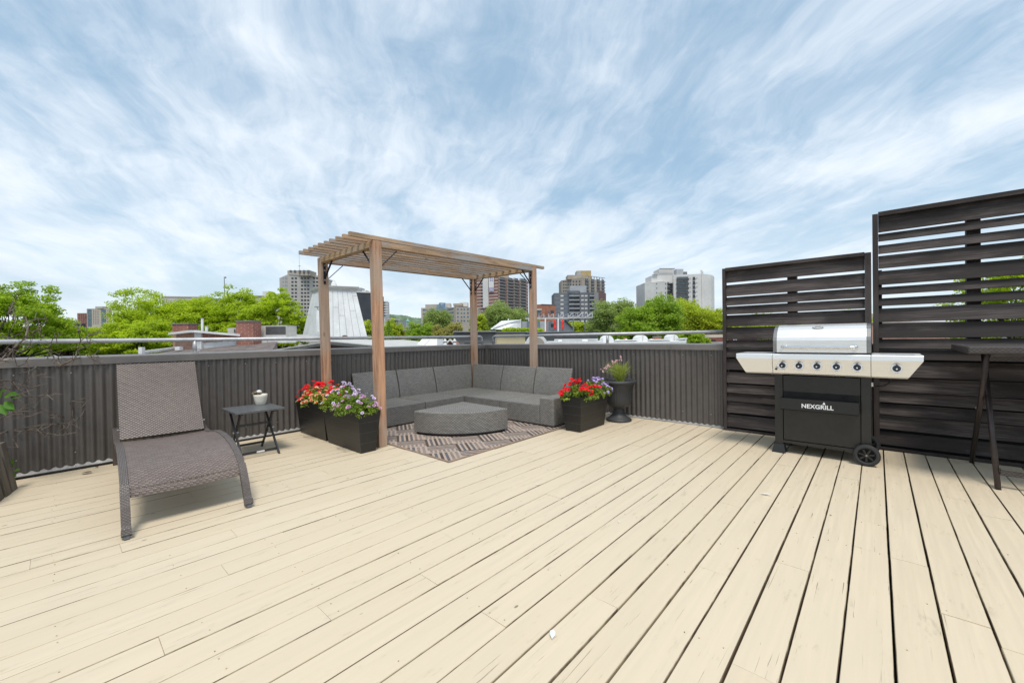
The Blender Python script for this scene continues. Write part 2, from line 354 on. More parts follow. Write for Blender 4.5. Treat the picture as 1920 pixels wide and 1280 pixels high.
def boxuv(me):
    nl = len(me.loops); npoly = len(me.polygons)
    if not nl: return
    co = np.empty(len(me.vertices)*3); me.vertices.foreach_get('co', co); co = co.reshape(-1, 3)
    li = np.empty(nl, int); me.loops.foreach_get('vertex_index', li)
    no = np.empty(npoly*3); me.polygons.foreach_get('normal', no); no = no.reshape(-1, 3)
    lt = np.empty(npoly, int); me.polygons.foreach_get('loop_total', lt)
    ln = np.repeat(no, lt, axis=0); a = np.abs(ln); p = co[li]
    uv = np.empty((nl, 2)); zx = (a[:, 2] >= a[:, 0]) & (a[:, 2] >= a[:, 1]); xx = ~zx & (a[:, 0] >= a[:, 1]); yy = ~zx & ~xx
    uv[zx] = p[zx][:, [0, 1]]; uv[xx] = p[xx][:, [1, 2]]; uv[yy] = p[yy][:, [0, 2]]
    l = me.uv_layers.new(name='UVMap'); l.data.foreach_set('uv', uv.ravel())
def tag(o, label, cat, group=None, kind=None):
    if label: o['label'] = label
    if cat: o['category'] = cat
    if group: o['group'] = group
    if kind: o['kind'] = kind
    return o
def thing(name, label, cat, loc=(0, 0, 0), rotz=0, group=None, kind=None):
    o = bpy.data.objects.new(name, None); COL.objects.link(o); o.location = loc; o.rotation_euler = (0, 0, rotz); o.empty_display_size = .1
    ORG[o.name] = tuple(loc); return tag(o, label, cat, group, kind)
def box(name, a, b, mat, parent=None, **k): return MB().box(*a, *b).build(name, mat, parent, **k)
def fastmesh(name, verts, nper, mat, parent, kind=None):     # verts: (n*nper,3) array, faces of nper verts each
    me = bpy.data.meshes.new(name); n = len(verts)//nper; v = verts - np.array(ORG.get(parent.name, (0, 0, 0)) if parent else (0, 0, 0))
    me.vertices.add(len(v)); me.vertices.foreach_set('co', v.ravel()); me.loops.add(n*nper); me.loops.foreach_set('vertex_index', np.arange(n*nper))
    me.polygons.add(n); me.polygons.foreach_set('loop_start', np.arange(n)*nper); me.polygons.foreach_set('loop_total', np.full(n, nper))
    me.materials.append(mat); me.update(); me.validate(); o = bpy.data.objects.new(name, me); COL.objects.link(o)
    if parent: o.parent = parent
    if kind: o['kind'] = kind
    return o
def leaves(c, n, size, spread, up=.6):          # c: (k,3) centres, n per centre, ellipsoid spread -> quads
    k = len(c); ctr = np.repeat(c, n, 0); d = RNG.normal(size=(k*n, 3)); d /= np.linalg.norm(d, axis=1, keepdims=True)
    rr = RNG.random((k*n, 1))**.45; p = ctr + d*rr*np.array(spread)
    nm = RNG.normal(size=(k*n, 3)); nm[:, 2] = np.abs(nm[:, 2])+up; nm += d*.5; nm /= np.linalg.norm(nm, axis=1, keepdims=True)
    t = np.cross(nm, RNG.normal(size=(k*n, 3))); t /= np.linalg.norm(t, axis=1, keepdims=True); b = np.cross(nm, t)
    sz = size*(.6+.8*RNG.random((k*n, 1))); t *= sz*.5; b *= sz*.32
    q = np.stack([p-t, p-b, p+t, p+b], 1); return q.reshape(-1, 3)

# ------------------------------------------------------------------ deck
WX, WY = -5.487, 5.42                        # inner faces of the two parapets
gnd = MB().box(-3000, -3000, -10.4, 3000, 3000, -10).build('ground', simple('city_ground', (.11, .115, .10), .95, 0, .3, .05)); gnd['kind'] = 'structure'
ub = MB().box(-5.9, -3, -.20, 4, 5.9, -.06).build('roof_under_deck', M['under']); ub['kind'] = 'structure'
hb = MB().box(-5.9, -3, -10, 4, 5.9, -.203).build('own_building_wall', simple('own_wall', (.25, .22, .2), .8)); hb['kind'] = 'structure'
deck = thing('deck', None, None, (0, 0, 0), kind='structure')
P0, PW = -.387, .1422
joints = {1: [4.117, 2.383], 2: [3.235, 2.827], 3: [2.801, 4.4], 0: [2.391, 1.549, 4.9], -9: [1.165], -6: [1.168, 3.9], -4: [1.555, 4.3], -7: [1.998], -5: [2.364, 4.75], -10: [2.364, .734],
          -13: [2.011, 3.6], -14: [1.499], -21: [-.104, 2.2], -18: [.696, 3.0], -17: [1.138], 4: [2.373], -22: [1.202, 3.4], -12: [.25, 3.1], -15: [.55, 3.3], -3: [3.0, .9], -1: [3.15, .8], -2: [2.1, 4.2], -8: [3.05, .2], -11: [1.5, 4.0]}
rj = random.Random(3)
for i in range(-36, 17):
    x0 = P0+PW*i; right = i >= -5
    gw = .0027 if right else (.0016 if i >= -12 else .0011); gv = .0018 if right else .0006; gL = gw+rj.random()*gv; gR = gw+rj.random()*gv
    xa, xb = max(x0+gL, WX+.035), min(x0+PW-gR, 2.0)
    if xb-xa < .03: continue
    js = sorted(joints.get(i, [rj.uniform(.2, 2.3), rj.uniform(2.9, 4.6)]))
    ys = [-2.2]+js+[WY-.012]
    for a, b in zip(ys[:-1], ys[1:]):
        dz = rj.uniform(-.0016, .0016); dz2 = rj.uniform(-.0008, .0008); a1 = a+.0006; b1 = b-.0006; c = .0021 if right else .0019
        zt = dz; MBp = MB()
        prof = [(xa, -.030), (xa, zt-c), (xa+c*.9, zt+dz2), ((xa+xb)/2, zt+.0006), (xb-c*.9, zt-dz2), (xb, zt-c), (xb, -.030)]
        sh = rj.uniform(-.0009, .0009)
        n = len(prof); vs = [(x, a1, z) for x, z in prof]+[(x+sh, b1, z) for x, z in prof]
        MBp.add(vs, [tuple(range(n)), tuple(range(2*n-1, n-1, -1))]+[(k+1, k, n+k, n+k+1) for k in range(n-1)]+[(0, n-1, 2*n-1, n)])
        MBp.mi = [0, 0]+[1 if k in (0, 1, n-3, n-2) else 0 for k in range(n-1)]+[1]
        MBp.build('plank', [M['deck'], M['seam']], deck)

nl = MB()
for i in range(-36, 17):
    xc = P0+PW*(i+.5)
    if xc < WX+.06 or xc > 1.9: continue
    for j in range(-4, 14):
        yj = -.02+.405*j
        if yj > WY-.05 or rj.random() < .55: continue
        for sx_ in (-.040, .040):
            if rj.random() < .25: continue
            x = xc+sx_+rj.uniform(-.008, .008); y = yj+rj.uniform(-.012, .012); q = .0021
            nl.add([(x-q, y-q, .0026), (x+q, y-q, .0026), (x+q, y+q, .0026), (x-q, y+q, .0026), (x-q, y-q, -.002), (x+q, y-q, -.002), (x+q, y+q, -.002), (x-q, y+q, -.002)], [(0, 1, 2, 3), (4, 7, 6, 5), (0, 4, 5, 1), (1, 5, 6, 2), (2, 6, 7, 3), (3, 7, 4, 0)])
nl.build('nail_head', simple('rusted_nail', (.38, .31, .21), .8), deck, kind='stuff')

# ------------------------------------------------------------------ parapets
def corrugated(axis, a, b, z0, z1, face, sgn):
    # a..b along the wall, ribs bulging towards the deck
    n = int((b-a)/.068*8); rows = []
    us = np.linspace(a, b, n+1); off = .0092*np.tanh(1.5*np.sin(us/.068*2*PI))
    mb = MB(); P = []
    for z in (z0, z1):
        P.append([((face+sgn*(.013+o), u, z) if axis == 'y' else (u, face+sgn*(.013+o), z)) for u, o in zip(us, off)])
    mb.grid(P); return mb
def screws(axis, a, b, face, sgn, zs, step=.34):
    mb = MB(); u = a+.12
    while u < b:
        for z in zs:
            zz_ = z+rj.uniform(-.004, .004); uu = u+rj.uniform(-.01, .01)
            c = (face+sgn*.024, uu, zz_) if axis == 'y' else (uu, face+sgn*.024, zz_)
            e = Vector((sgn, 0, 0)) if axis == 'y' else Vector((0, sgn, 0))
            mb.tube([Vector(c), Vector(c)+e*.006], [.0075, .005], 6)
        u += step
    return mb
pl = thing('parapet_wall', 'dark brown corrugated metal parapet wall behind the lounger, running from the left edge to the corner', 'parapet wall', (WX, 2, 0), group='corrugated parapet walls of the roof deck')
ysec = [-2.6, -.55, 1.5, 3.46, WY]
for a, b in zip(ysec[:-1], ysec[1:]):
    corrugated('y', a+.001, b-.001, .045, .965, WX, 1).build('corrugated_sheet', M['corr'], pl, smooth=True)
box('parapet_core', (WX-.22, -2.6, -.3), (WX-.002, WY+.22, 1.0), M['corr'], pl)
for a, b in ((-2.6, 1.93), (1.93, WY)):
    mb = MB(); e = .0015; mb.prism([(WX+.030, a+e, .953), (WX+.030, a+e, 1.020), (WX+.022, a+e, 1.028), (WX-.12, a+e, 1.036), (WX-.24, a+e, 1.03), (WX-.24, a+e, .95), (WX-.236, a+e, .95), (WX-.236, a+e, 1.0), (WX+.026, a+e, 1.0), (WX+.026, a+e, .953)], (0, b-a-2*e, 0))
    mb.build('cap_flashing', M['cap'], pl)
mb = MB(); mb.prism([(WX+.003, -2.5, .02), (WX+.030, -2.5, .020), (WX+.030, -2.5, .026), (WX+.003, -2.5, .052)], (0, WY+2.48, 0)); mb.build('base_flashing', M['flash'], pl)
screws('y', -2.4, WY, WX, 1, (.885, .16)).build('screw', M['screw'], pl, kind='stuff')
pr = thing('parapet_wall', 'brown corrugated metal parapet wall between the corner and the slatted screen, behind the urn', 'parapet wall', (-2.5, WY, 0), group='corrugated parapet walls of the roof deck')
xsec = [WX+.02, -3.3, -2.06, -1.33, 1.0, 2.4]
for a, b in zip(xsec[:-3], xsec[1:-2]): corrugated('x', a+.001, b-.001, .020, .965, WY, -1).build('corrugated_sheet', M['corr'], pr, smooth=True)
box('parapet_core', (WX-.001, WY+.002, -.3), (2.4, WY+.22, 1.0), M['corr'], pr)
for a, b in ((WX, -2.02), (-2.02, 2.4)):
    mb = MB(); e = .0015; y = WY; mb.prism([(a+e, y-.030, .953), (a+e, y-.030, 1.018), (a+e, y-.022, 1.026), (a+e, y+.12, 1.034), (a+e, y+.24, 1.028), (a+e, y+.24, .95), (a+e, y+.236, .95), (a+e, y+.236, .998), (a+e, y-.026, .998), (a+e, y-.026, .953)], (b-a-2*e, 0, 0))
    mb.build('cap_flashing', M['cap'], pr)
mb = MB(); mb.prism([(WX+.05, WY-.003, .004), (WX+.05, WY-.036, .004), (WX+.05, WY-.036, .010), (WX+.05, WY-.003, .030)], (7.8, 0, 0)); mb.build('base_flashing', M['flash'], pr)
box('gap_shade_board', (-1.325, WY-.020, .0), (2.4, WY-.001, .952), M['black'], pr)  # black sheet added behind the screen so the slat gaps read as shade
box('corner_trim', (WX+.022, WY-.060, .02), (WX+.060, WY-.022, .952), M['cap'], pr)
screws('x', WX+.1, -1.4, WY, -1, (.885, .16)).build('screw', M['screw'], pr, kind='stuff')

def rail(label, p, q, zr, posts, endbend):
    t = thing('guard_rail', label, 'guard rail', (p[0], p[1], 1.03), group='grey tube rails on the parapets')
    pts = [Vector((*p, zr)), Vector((*q, zr))]; d = (pts[1]-pts[0]).normalized()
    e = pts[1]; n = 6
    curve = [pts[0]]+[e-d*.06+d*.06*math.sin(k/n*PI/2)-Vector((0, 0, .06*(1-math.cos(k/n*PI/2)))) for k in range(n+1)]+[Vector((e.x, e.y, 1.030))]
    MB().tube(curve, .0215, 14).build('rail', M['rail'], t, smooth=True)
    for x, y in posts:
        MB().tube([(x, y, 1.030), (x, y, zr-.014)], .019, 12).build('post', M['rail'], t, smooth=True)
        MB().tube([(x, y, 1.028), (x, y, 1.040)], .034, 14).build('post_foot', M['rail'], t)
RX = WX-.075; RY = WY+.075
rail('long grey tube handrail on the left parapet above the lounger', (RX, -2.6), (RX, WY-.05), 1.174, [(RX, 1.02), (RX, 3.2), (RX, -1.2)], 1)
rail('grey tube handrail on the right parapet, ending against the slatted screen', (-1.30, RY), (WX+.10, RY), 1.176, [(-3.0, RY)], 1)

# ------------------------------------------------------------------ slatted screens
def slat(mb, x0, x1, zt, zb, yb=WY-.087):
    # louvre board: bottom edge nearer the deck than the top edge
    zt += .006; zb -= .005; h = zt-zb; t = .019; lean = min(.036, .028+.02*h)
    yt = yb+lean
    prof = [(yb, zb), (yt, zt), (yt+t, zt-.003), (yb+t, zb-.003)]
    mb.prism([(x0, y, z) for y, z in prof], (x1-x0, 0, 0))
def pzy(px, py, y):
    d = (px-960)/FPX*cr + (640-py)/FPX*cu + cf; return (CAM + d*(y/d.y))
def screen(label, px, xL, xR, ztop, rows, posts, rail_top, zbot, lw, rw):
    t = thing('slat_screen', label, 'privacy screen', ((xL+xR)/2, WY-.03, 0), group='dark stained slatted privacy screens')
    yf = WY-.094
    box('upright', (xL, yf-.006, .0), (xL+lw, yf+.062, ztop), M['dpo'], t, bevel=.002)
    if rw: box('upright', (xR-rw, yf-.006, .0), (xR, yf+.062, ztop-.002), M['dpo'], t, bevel=.002)
    xr = xR-(rw or 0)
    box('top_rail', (xL+lw+.001, yf-.010, rail_top[1]), (xr-.001, yf+.060, rail_top[0]), M['dsl'], t, bevel=.002)
    box('bottom_rail', (xL+lw+.001, yf-.004, .001), (xr-.001, yf+.050, zbot), M['dsl'], t, bevel=.002)
    for a, b in rows:
        za = pzy(px, a, WY-.06).z; zb = pzy(px, b, WY-.087).z; mb = MB(); j = rj.uniform(-.003, .003)
        slat(mb, xL+lw+.001, xr-.001, za+j, zb+j); mb.build('slat', M['dsl'], t)
    for xa, xb, z1 in posts:
        box('back_post', (xa, WY+.010, 1.035), (xb, WY+.10, z1), M['dpo'], t)
    return t
rows1 = [(508.8, 528.9), (535.4, 554.2), (558.4, 571.6), (575.3, 588), (591.6, 610.4), (614.7, 634.9), (638.6, 650.4), (656, 668.7), (672.9, 691.2), (697.6, 715.9), (720.1, 734.2), (737, 751), (753.9, 772.2), (777.8, 798.9)]
rows2 = [(406.8, 434), (440, 451), (461, 474), (481, 501.7), (509.6, 532.5), (539.8, 551), (560.6, 572), (580, 602.8), (608.7, 632.8), (636.5, 651.4), (658, 672.5), (677.5, 703.8), (707.5, 731), (735, 752), (756, 774), (777, 801), (809, 831)]
scL = screen('lower dark brown slatted wood screen standing behind the left half of the grill', 1368, -1.375, -.038, 1.925, rows1, [(-.74, -.655, 1.90)], (1.930, 1.893), .025, .034, .048)
scR = screen('taller dark brown slatted wood screen behind the bar table, reaching the right edge', 1648, -.028, 1.95, 2.285, rows2, [(.60, .685, 2.24), (-.02, .04, 1.75), (1.6, 1.7, 2.2)], (2.300, 2.258), .03, .042, 0)

# ------------------------------------------------------------------ pergola
pg = thing('pergola', 'small cedar pergola with open slatted roof standing over the wicker corner sofa', 'pergola', (-4.6, 3.6, 0))
posts = {'a': (-5.25, 2.315, 2.19), 'b': (-3.98, 2.32, 2.19), 'c': (-5.425, 5.045, 2.262), 'd': (-4.115, 5.125, 2.262)}
LEAN = .028; hw = .047
for k_, (x, y, z) in posts.items():
    ly = -LEAN if k_ in 'ab' else 0; mb = MB(); h = hw
    lo = [(x-h, y-h, 0), (x+h, y-h, 0), (x+h, y+h, 0), (x-h, y+h, 0)]; hi = [(a, b+ly, z) for a, b, _ in lo]
    if k_ == 'd': z = z
    mb.add(lo+hi, [(0, 3, 2, 1), (4, 5, 6, 7), (0, 1, 5, 4), (1, 2, 6, 5), (2, 3, 7, 6), (3, 0, 4, 7)]); mb.build('post', M['wz'], pg, bevel=.004)
def PT(k_, dz=0): x, y, z = posts[k_]; return Vector((x, y-(LEAN if k_ in 'ab' else 0), z+dz))
def beam(a, b, w, h, m_, name='beam'):
    p, q = PT(a, -h/2-.001), PT(b, -h/2-.001); d = (q-p).normalized(); MB().bar(p+d*(hw+.002), q-d*(hw+.002), w, h).build(name, m_, pg, bevel=.003)
beam('a', 'b', .085, .062, M['wx']); beam('c', 'd', .085, .062, M['wx']); beam('a', 'c', .085, .062, M['wy']); beam('b', 'd', .085, .062, M['wy'])
for i in range(10):
    f = i/9; n_ = Vector((-3.955-1.255*f, 1.99+rj.uniform(-.006, .006), 2.2135)); q = Vector((-4.10-1.33*f, 5.375+(.02 if i == 0 else -.03)+rj.uniform(-.008, .008), 2.2865))
    MB().bar(n_, q, .038, .044).build('roof_slat', M['wy'], pg, bevel=.0025)
def brace(k_, d, L1=.21):
    p = PT(k_); d = Vector(d); base = p+d*(hw+.003)
    a = base+Vector((0, 0, -.062-L1)); b = base+d*(L1)+Vector((0, 0, -.067))
    s_ = d.cross(Vector((0, 0, 1)))
    br = MB().bar(a, b, .022, .006, up=(b-a).cross(s_)).build('brace', M['navy'], pg)
    pt = MB().bar(base+Vector((0, 0, -.075)), base+Vector((0, 0, -.075-L1-.05)), .028, .005, up=d).build('bracket_plate', M['navy'], br)
    for z in (-.10, -.165, -.285):
        MB().tube([base+Vector((0, 0, z))+d*.002, base+Vector((0, 0, z))+d*.012], [.014, .010], 8).build('bolt', M['screw'], br)
for k_, ds in (('a', ((1, 0, 0), (0, 1, 0))), ('b', ((-1, 0, 0), (0, 1, 0))), ('c', ((1, 0, 0), (0, -1, 0))), ('d', ((-1, 0, 0), (0, -1, 0)))):
    for d in ds: brace(k_, d)

# ------------------------------------------------------------------ rug
rug = thing('rug', 'brown and charcoal patterned outdoor rug lying under the sofa and the low wedge table', 'rug', (-3.9, 3.3, 0))
RZ = .003
MB().box(-4.93, 2.42, RZ, -2.965, 4.66, RZ+.007).build('rug_field', M['rug'], rug)
mb = MB(); mb.box(-2.963, 2.40, RZ, -2.945, 4.68, RZ+.008); mb.box(-4.93, 2.40, RZ, -2.965, 2.418, RZ+.008); mb.build('binding', M['rug_edge'], rug)

# ------------------------------------------------------------------ sofa
sofa = thing('corner_sofa', 'grey wicker corner sofa without cushions, filling the deck corner under the pergola', 'sofa', (-4.8, 4.5, 0))
SZ, SB = .275, .022
SX = -4.68; SY = 4.135; XR = -3.015; YL = 2.66; XB = -5.42; YB = 5.02
sm = M['sofa']
def rbox(name, a, b, mat, par, bv=.012): return box(name, a, b, mat, par, bevel=bv)
g = .006
rbox('seat_base', (XB+.06, YL, SB), (SX, 3.42-g, SZ), sm, sofa); rbox('seat_base', (XB+.06, 3.42+g, SB), (SX, SY-g, SZ), sm, sofa)
rbox('seat_base', (XB+.06, SY+g, SB), (SX-g, YB-.03, SZ), sm, sofa)
rbox('seat_base', (SX+g, SY, SB), (-3.95-g, YB-.03, SZ), sm, sofa); rbox('seat_base', (-3.95+g, SY, SB), (XR-.225, YB-.03, SZ), sm, sofa)
rbox('armrest', (XR-.222, SY-.004, SB), (XR, YB-.10, .375), sm, sofa, .015)
def backpanel(p, q, nrm, e0=0, e1=0):            # p,q: bottom inner line ends; leans away along nrm
    p = Vector(p); q = Vector(q); n = Vector(nrm); d = (q-p).normalized(); p = p+d*.009; q = q-d*.009
    P = []; steps = 7
    for i in range(steps+1):
        f = i/steps; z = SZ-.02+f*(.682-SZ+.02); bow = .10*f**1.5
        P.append([p+n*bow-d*e0*bow/.10+Vector((0, 0, z)), q+n*bow+d*e1*bow/.10+Vector((0, 0, z))])
    back = [[v+n*(.07-.045*(i/steps)) for v in P[i]] for i in range(steps+1)]
    mb = MB(); k = steps; vs = [P[i][0] for i in range(k+1)]+[P[i][1] for i in range(k+1)]+[back[i][0] for i in range(k+1)]+[back[i][1] for i in range(k+1)]
    K = k+1; fs = []
    for i in range(k): fs += [(i, K+i, K+i+1, i+1), (2*K+i, 2*K+i+1, 3*K+i+1, 3*K+i), (i, i+1, 2*K+i+1, 2*K+i), (K+i, 3*K+i, 3*K+i+1, K+i+1)]
    fs += [(k, K+k, 3*K+k, 2*K+k), (0, 2*K, 3*K, K)]
    mb.add(vs, fs); mb.build('backrest', sm, sofa, bevel=.008)
xb = -5.335; yb = 4.895
for a, b in ((2.735, 3.44), (3.44, 4.13), (4.13, 4.905)): backpanel((xb, a, 0), (xb, b, 0), (-1, 0, 0), 0, .09 if b > 4.8 else 0)
for a, b in ((-5.33, -4.66), (-4.66, -3.96), (-3.96, -3.29)): backpanel((a, yb, 0), (b, yb, 0), (0, 1, 0), .085 if a < -5 else 0)
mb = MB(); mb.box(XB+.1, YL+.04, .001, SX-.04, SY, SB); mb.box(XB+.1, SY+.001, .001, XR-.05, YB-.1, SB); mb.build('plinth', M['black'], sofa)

# ------------------------------------------------------------------ wedge table
wt = thing('wedge_table', 'low grey wicker quarter-round table standing on the rug in front of the sofa', 'coffee table', (-3.9, 3.4, .01))
Av = Vector((-4.145, 2.85)); Bv = Vector((-3.36, 3.665)); Cv = Vector((-4.21, 3.70))
cc = Cv; arc = []
a0 = math.atan2(Av.y-cc.y, Av.x-cc.x); a1 = math.atan2(Bv.y-cc.y, Bv.x-cc.x); ra, rb = (Av-cc).length, (Bv-cc).length
for i in range(25):
    f = i/24; a = a0+(a1-a0)*f; r_ = ra+(rb-ra)*f; arc.append((cc.x+r_*math.cos(a), cc.y+r_*math.sin(a)))
poly = arc+[(Cv.x, Cv.y)]
def wprism(poly, z0, z1, name, mat, par, bv):
    mb = MB(); mb.prism([(x, y, z0) for x, y in poly], (0, 0, z1-z0)); o = mb.build(name, mat, par, bevel=bv)
    # wrap the weave round the curved side: u = arc length, v = height
    me = o.data; n = len(poly); acc = [0]
    for i in range(n): acc.append(acc[-1]+math.dist(poly[i], poly[(i+1) % n]))
    uvl = me.uv_layers['UVMap'].data
    for p in me.polygons[2:]:
        i = p.index-2; us = (acc[i], acc[i+1], acc[i+1], acc[i]); zs_ = (z0, z0, z1, z1)
        for l, u_, z_ in zip(p.loop_indices, us, zs_): uvl[l].uv = (u_, z_)
    return o
ctr2 = Vector((sum(p[0] for p in poly)/len(poly), sum(p[1] for p in poly)/len(poly)))
wprism(poly, .035, .285, 'table_body', sm, wt, .010)
inn = [tuple(ctr2+(Vector(p)-ctr2)*.93) for p in poly]
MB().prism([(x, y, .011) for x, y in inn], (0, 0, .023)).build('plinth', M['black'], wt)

# ------------------------------------------------------------------ planters and flowers
def planter(label, x0, x1, y0, y1, H=.42, tx=.035, ty=.045):
    t = thing('planter_box', label, 'planter', ((x0+x1)/2, (y0+y1)/2, 0), group='long tapered black planter boxes')
    nb = 4; zs_ = [0]+[H*(k+1)/nb for k in range(nb)]
    def ring(z, off=0):
        f = z/H; return [(x0-tx*f+off, y0-ty*f+off, z), (x1+tx*f-off, y0-ty*f+off, z), (x1+tx*f-off, y1+ty*f-off, z), (x0-tx*f+off, y1+ty*f-off, z)]
    mb = MB(); rings = []
    for k in range(nb):
        a, b = zs_[k], zs_[k+1]-.004
        rings += [ring(a), ring(b), ring(b+.001, .003), ring(b+.004, .003)]
    rings += [ring(H-.001), ring(H), ring(H, .022), ring(H-.05, .022)]
    vs = [v for r_ in rings for v in r_]; fs = [(0, 3, 2, 1)]
    for i in range(len(rings)-1):
        for k in range(4): fs.append((i*4+k, i*4+(k+1) % 4, (i+1)*4+(k+1) % 4, (i+1)*4+k))
    mb.add(vs, fs); mb.build('box', M['planter'], t)
    MB().add(ring(H-.045, .021), [(0, 1, 2, 3)]).build('soil', M['soil'], t)
    gm = MB()
    for k in range(1, nb):
        z = zs_[k]-.002; r1, r2 = ring(z-.0028, -.0008), ring(z+.0008, -.0008); gm.add(r1+r2, [(i, (i+1) % 4, 4+(i+1) % 4, 4+i) for i in range(4)])
    gm.build('groove_line', M['groove'], t); return t
planter('black planter box of lilac petunias in front of the nearest pergola post', -4.60, -3.865, 2.03, 2.19)
planter('black tapered planter box of red and orange petunias, against the left parapet', -5.385, -4.665, 2.035, 2.195)
planter('black planter box beside the sofa armrest with red and violet blooms', -2.845, -2.64, 4.15, 4.72, tx=.045, ty=.04)

def flower_mesh(name, mats, r=.023, cup=.35):
    mb = MB(); n = 10; vs = [(0, 0, -.004)]; rad = [.3, .72, 1.0]
    for j, f in enumerate(rad):
        for k in range(n):
            a = 2*PI*k/n; rr = r*f*(1 if k % 2 == 0 or j < 1 else .86); vs.append((rr*math.cos(a), rr*math.sin(a), r*cup*f*f+(.0015 if k % 2 else 0)))
    fs = []; mi = []
    for k in range(n): fs.append((0, 1+k, 1+(k+1) % n)); mi.append(0)
    for j in range(2):
        for k in range(n): fs.append((1+j*n+k, 1+(j+1)*n+k, 1+(j+1)*n+(k+1) % n, 1+j*n+(k+1) % n)); mi.append(j+1)
    me = bpy.data.meshes.new(name); me.from_pydata(vs, [], fs)
    for m_ in mats: me.materials.append(m_)
    me.polygons.foreach_set('material_index', mi); me.update(); return me
FM = {'red': flower_mesh('flower_red', [M['p_dred'], M['p_red'], M['p_red']], .027, .3),
      'orange': flower_mesh('flower_orange', [M['p_dred'], M['p_or'], M['p_peach']], .021),
      'lilac': flower_mesh('flower_lilac', [M['p_dk'], M['p_lil'], M['p_white']], .019),
      'purple': flower_mesh('flower_purple', [M['p_yel'], M['p_pur'], M['p_pink']], .022),
      'violet': flower_mesh('flower_violet', [M['p_white'], M['p_lil'], M['p_lil']], .017),
      'rose': flower_mesh('flower_rose', [M['p_rose'], M['p_rose'], M['p_rose']], .011, .6)}
def petunia(label, c, rad, nfl, kinds, hgt, nleaf=420, seed=0, zbase=.385):
    rr = random.Random(seed); t = thing('petunia', label, 'petunia', (c[0], c[1], zbase), group='petunias growing in the planters')
    def surf(a, f):           # point on the mound
        x = c[0]+rad[0]*f*math.cos(a); y = c[1]+rad[1]*f*math.sin(a)
        bumpy = .72+.28*math.sin(3*a+seed)+.18*math.sin(7*a+2*seed)
        z = zbase+.03+hgt*max(0, 1-f**2.2)*(.75+.25*bumpy)+.02*math.sin(13*f+5*a)
        return Vector((x, y, z))
    cs = []
    for _ in range(nleaf//6):
        a = rr.uniform(0, 2*PI); f = rr.random()**.55; p = surf(a, f); cs.append((p.x, p.y, zbase+(p.z-zbase)*rr.uniform(.35, .97)))
    fastmesh('foliage', leaves(np.array(cs), 9, .030, (.034, .034, .026), .4), 4, M['lfP'], t, 'stuff')
    st = MB()
    for _ in range(10):
        a = rr.uniform(0, 2*PI); p = surf(a, rr.uniform(.2, .9)); st.tube([(c[0]+rr.uniform(-.05, .05), c[1]+rr.uniform(-.04, .04), zbase-.01), ((c[0]+p.x)/2, (c[1]+p.y)/2, (zbase+p.z)/2+.02), p], [.004, .003, .0015], 4, False)
    st.build('stem', M['lfP'], t)
    camd = Vector((0, 0, 1.1))
    for _ in range(nfl):
        for _try in range(30):
            a = rr.uniform(0, 2*PI); f = rr.random()**.6; p = surf(a, f)
            toc = (camd-p); nrm = Vector(((p.x-c[0])/rad[0]*.9, (p.y-c[1])/rad[1]*.9, .75+.3*(1-f))).normalized()
            if nrm.dot(toc.normalized()) > -.15 or rr.random() < .12: break
        p += nrm*.022; o = bpy.data.objects.new('flower', FM[rr.choice(kinds)]); COL.objects.link(o); o.parent = t
        o.location = p-Vector(ORG[t.name]); nn = (nrm+Vector((rr.uniform(-.5, .5), rr.uniform(-.5, .5), rr.uniform(-.1, .5)))+toc.normalized()*.35).normalized()
        q = nn.to_track_quat('Z', 'Y').to_euler(); q.rotate_axis('Z', rr.uniform(0, 6)); o.rotation_euler = q; s_ = rr.uniform(.8, 1.2); o.scale = (s_, s_, s_)
    return t
petunia('red petunia filling the left end of the planter against the left parapet', (-5.22, 2.16), (.26, .20), 44, ['red'], .20, 380, 1)
petunia('red petunia at the back of the left planter, beside the rear pergola post', (-4.93, 2.22), (.22, .16), 34, ['red'], .22, 300, 11)
petunia('orange petunia with peach edges spilling over the front of the left planter', (-4.90, 2.03), (.24, .17), 42, ['orange'], .15, 420, 2)
petunia('white-edged lilac petunia, tallest mound, at the left end of the nearest planter', (-4.45, 2.14), (.27, .21), 52, ['lilac'], .235, 820, 3)
petunia('yellow-green petunia with plum flowers at the right end of the nearest planter', (-4.05, 2.09), (.26, .20), 36, ['purple', 'purple', 'lilac'], .16, 860, 4)
petunia('red petunia at the near end of the planter beside the armrest', (-2.75, 4.25), (.21, .20), 42, ['red'], .17, 420, 5)
petunia('red petunia trailing over the right rim of the planter beside the armrest', (-2.66, 4.48), (.17, .15), 12, ['red'], .09, 260, 15)
petunia('violet petunia at the far end of the planter beside the armrest, next to the urn', (-2.72, 4.66), (.20, .20), 60, ['violet'], .17, 380, 6)
debr = [(585, 821, .05), (630, 840, .06), (645, 845, .045)]

# urn
UC = (-2.615, 5.075, 0); ur = thing('urn', 'charcoal pedestal urn with fluted bowl and wide rim, in front of the right parapet', 'urn', UC)
MB().lathe([(0, 0), (.165, 0), (.170, .012), (.165, .030), (.145, .040), (.115, .060), (.085, .095), (.070, .140), (.066, .165)], UC, 32).build('pedestal', M['urn'], ur, smooth=True)
vs = []; nfl = 96; prof = [(.066, .165), (.085, .178), (.120, .195), (.152, .225), (.168, .265), (.174, .32), (.178, .38), (.186, .43), (.200, .475), (.205, .50)]
mb = MB(); P = []
for r_, z in prof:
    am = .0035 if .2 < z < .46 else .0
    P.append([(UC[0]+(r_+am*math.cos(32*2*PI*k/nfl))*math.cos(2*PI*k/nfl), UC[1]+(r_+am*math.cos(32*2*PI*k/nfl))*math.sin(2*PI*k/nfl), z) for k in range(nfl+1)])
mb.grid(P); mb.build('bowl', M['urn'], ur, smooth=True)
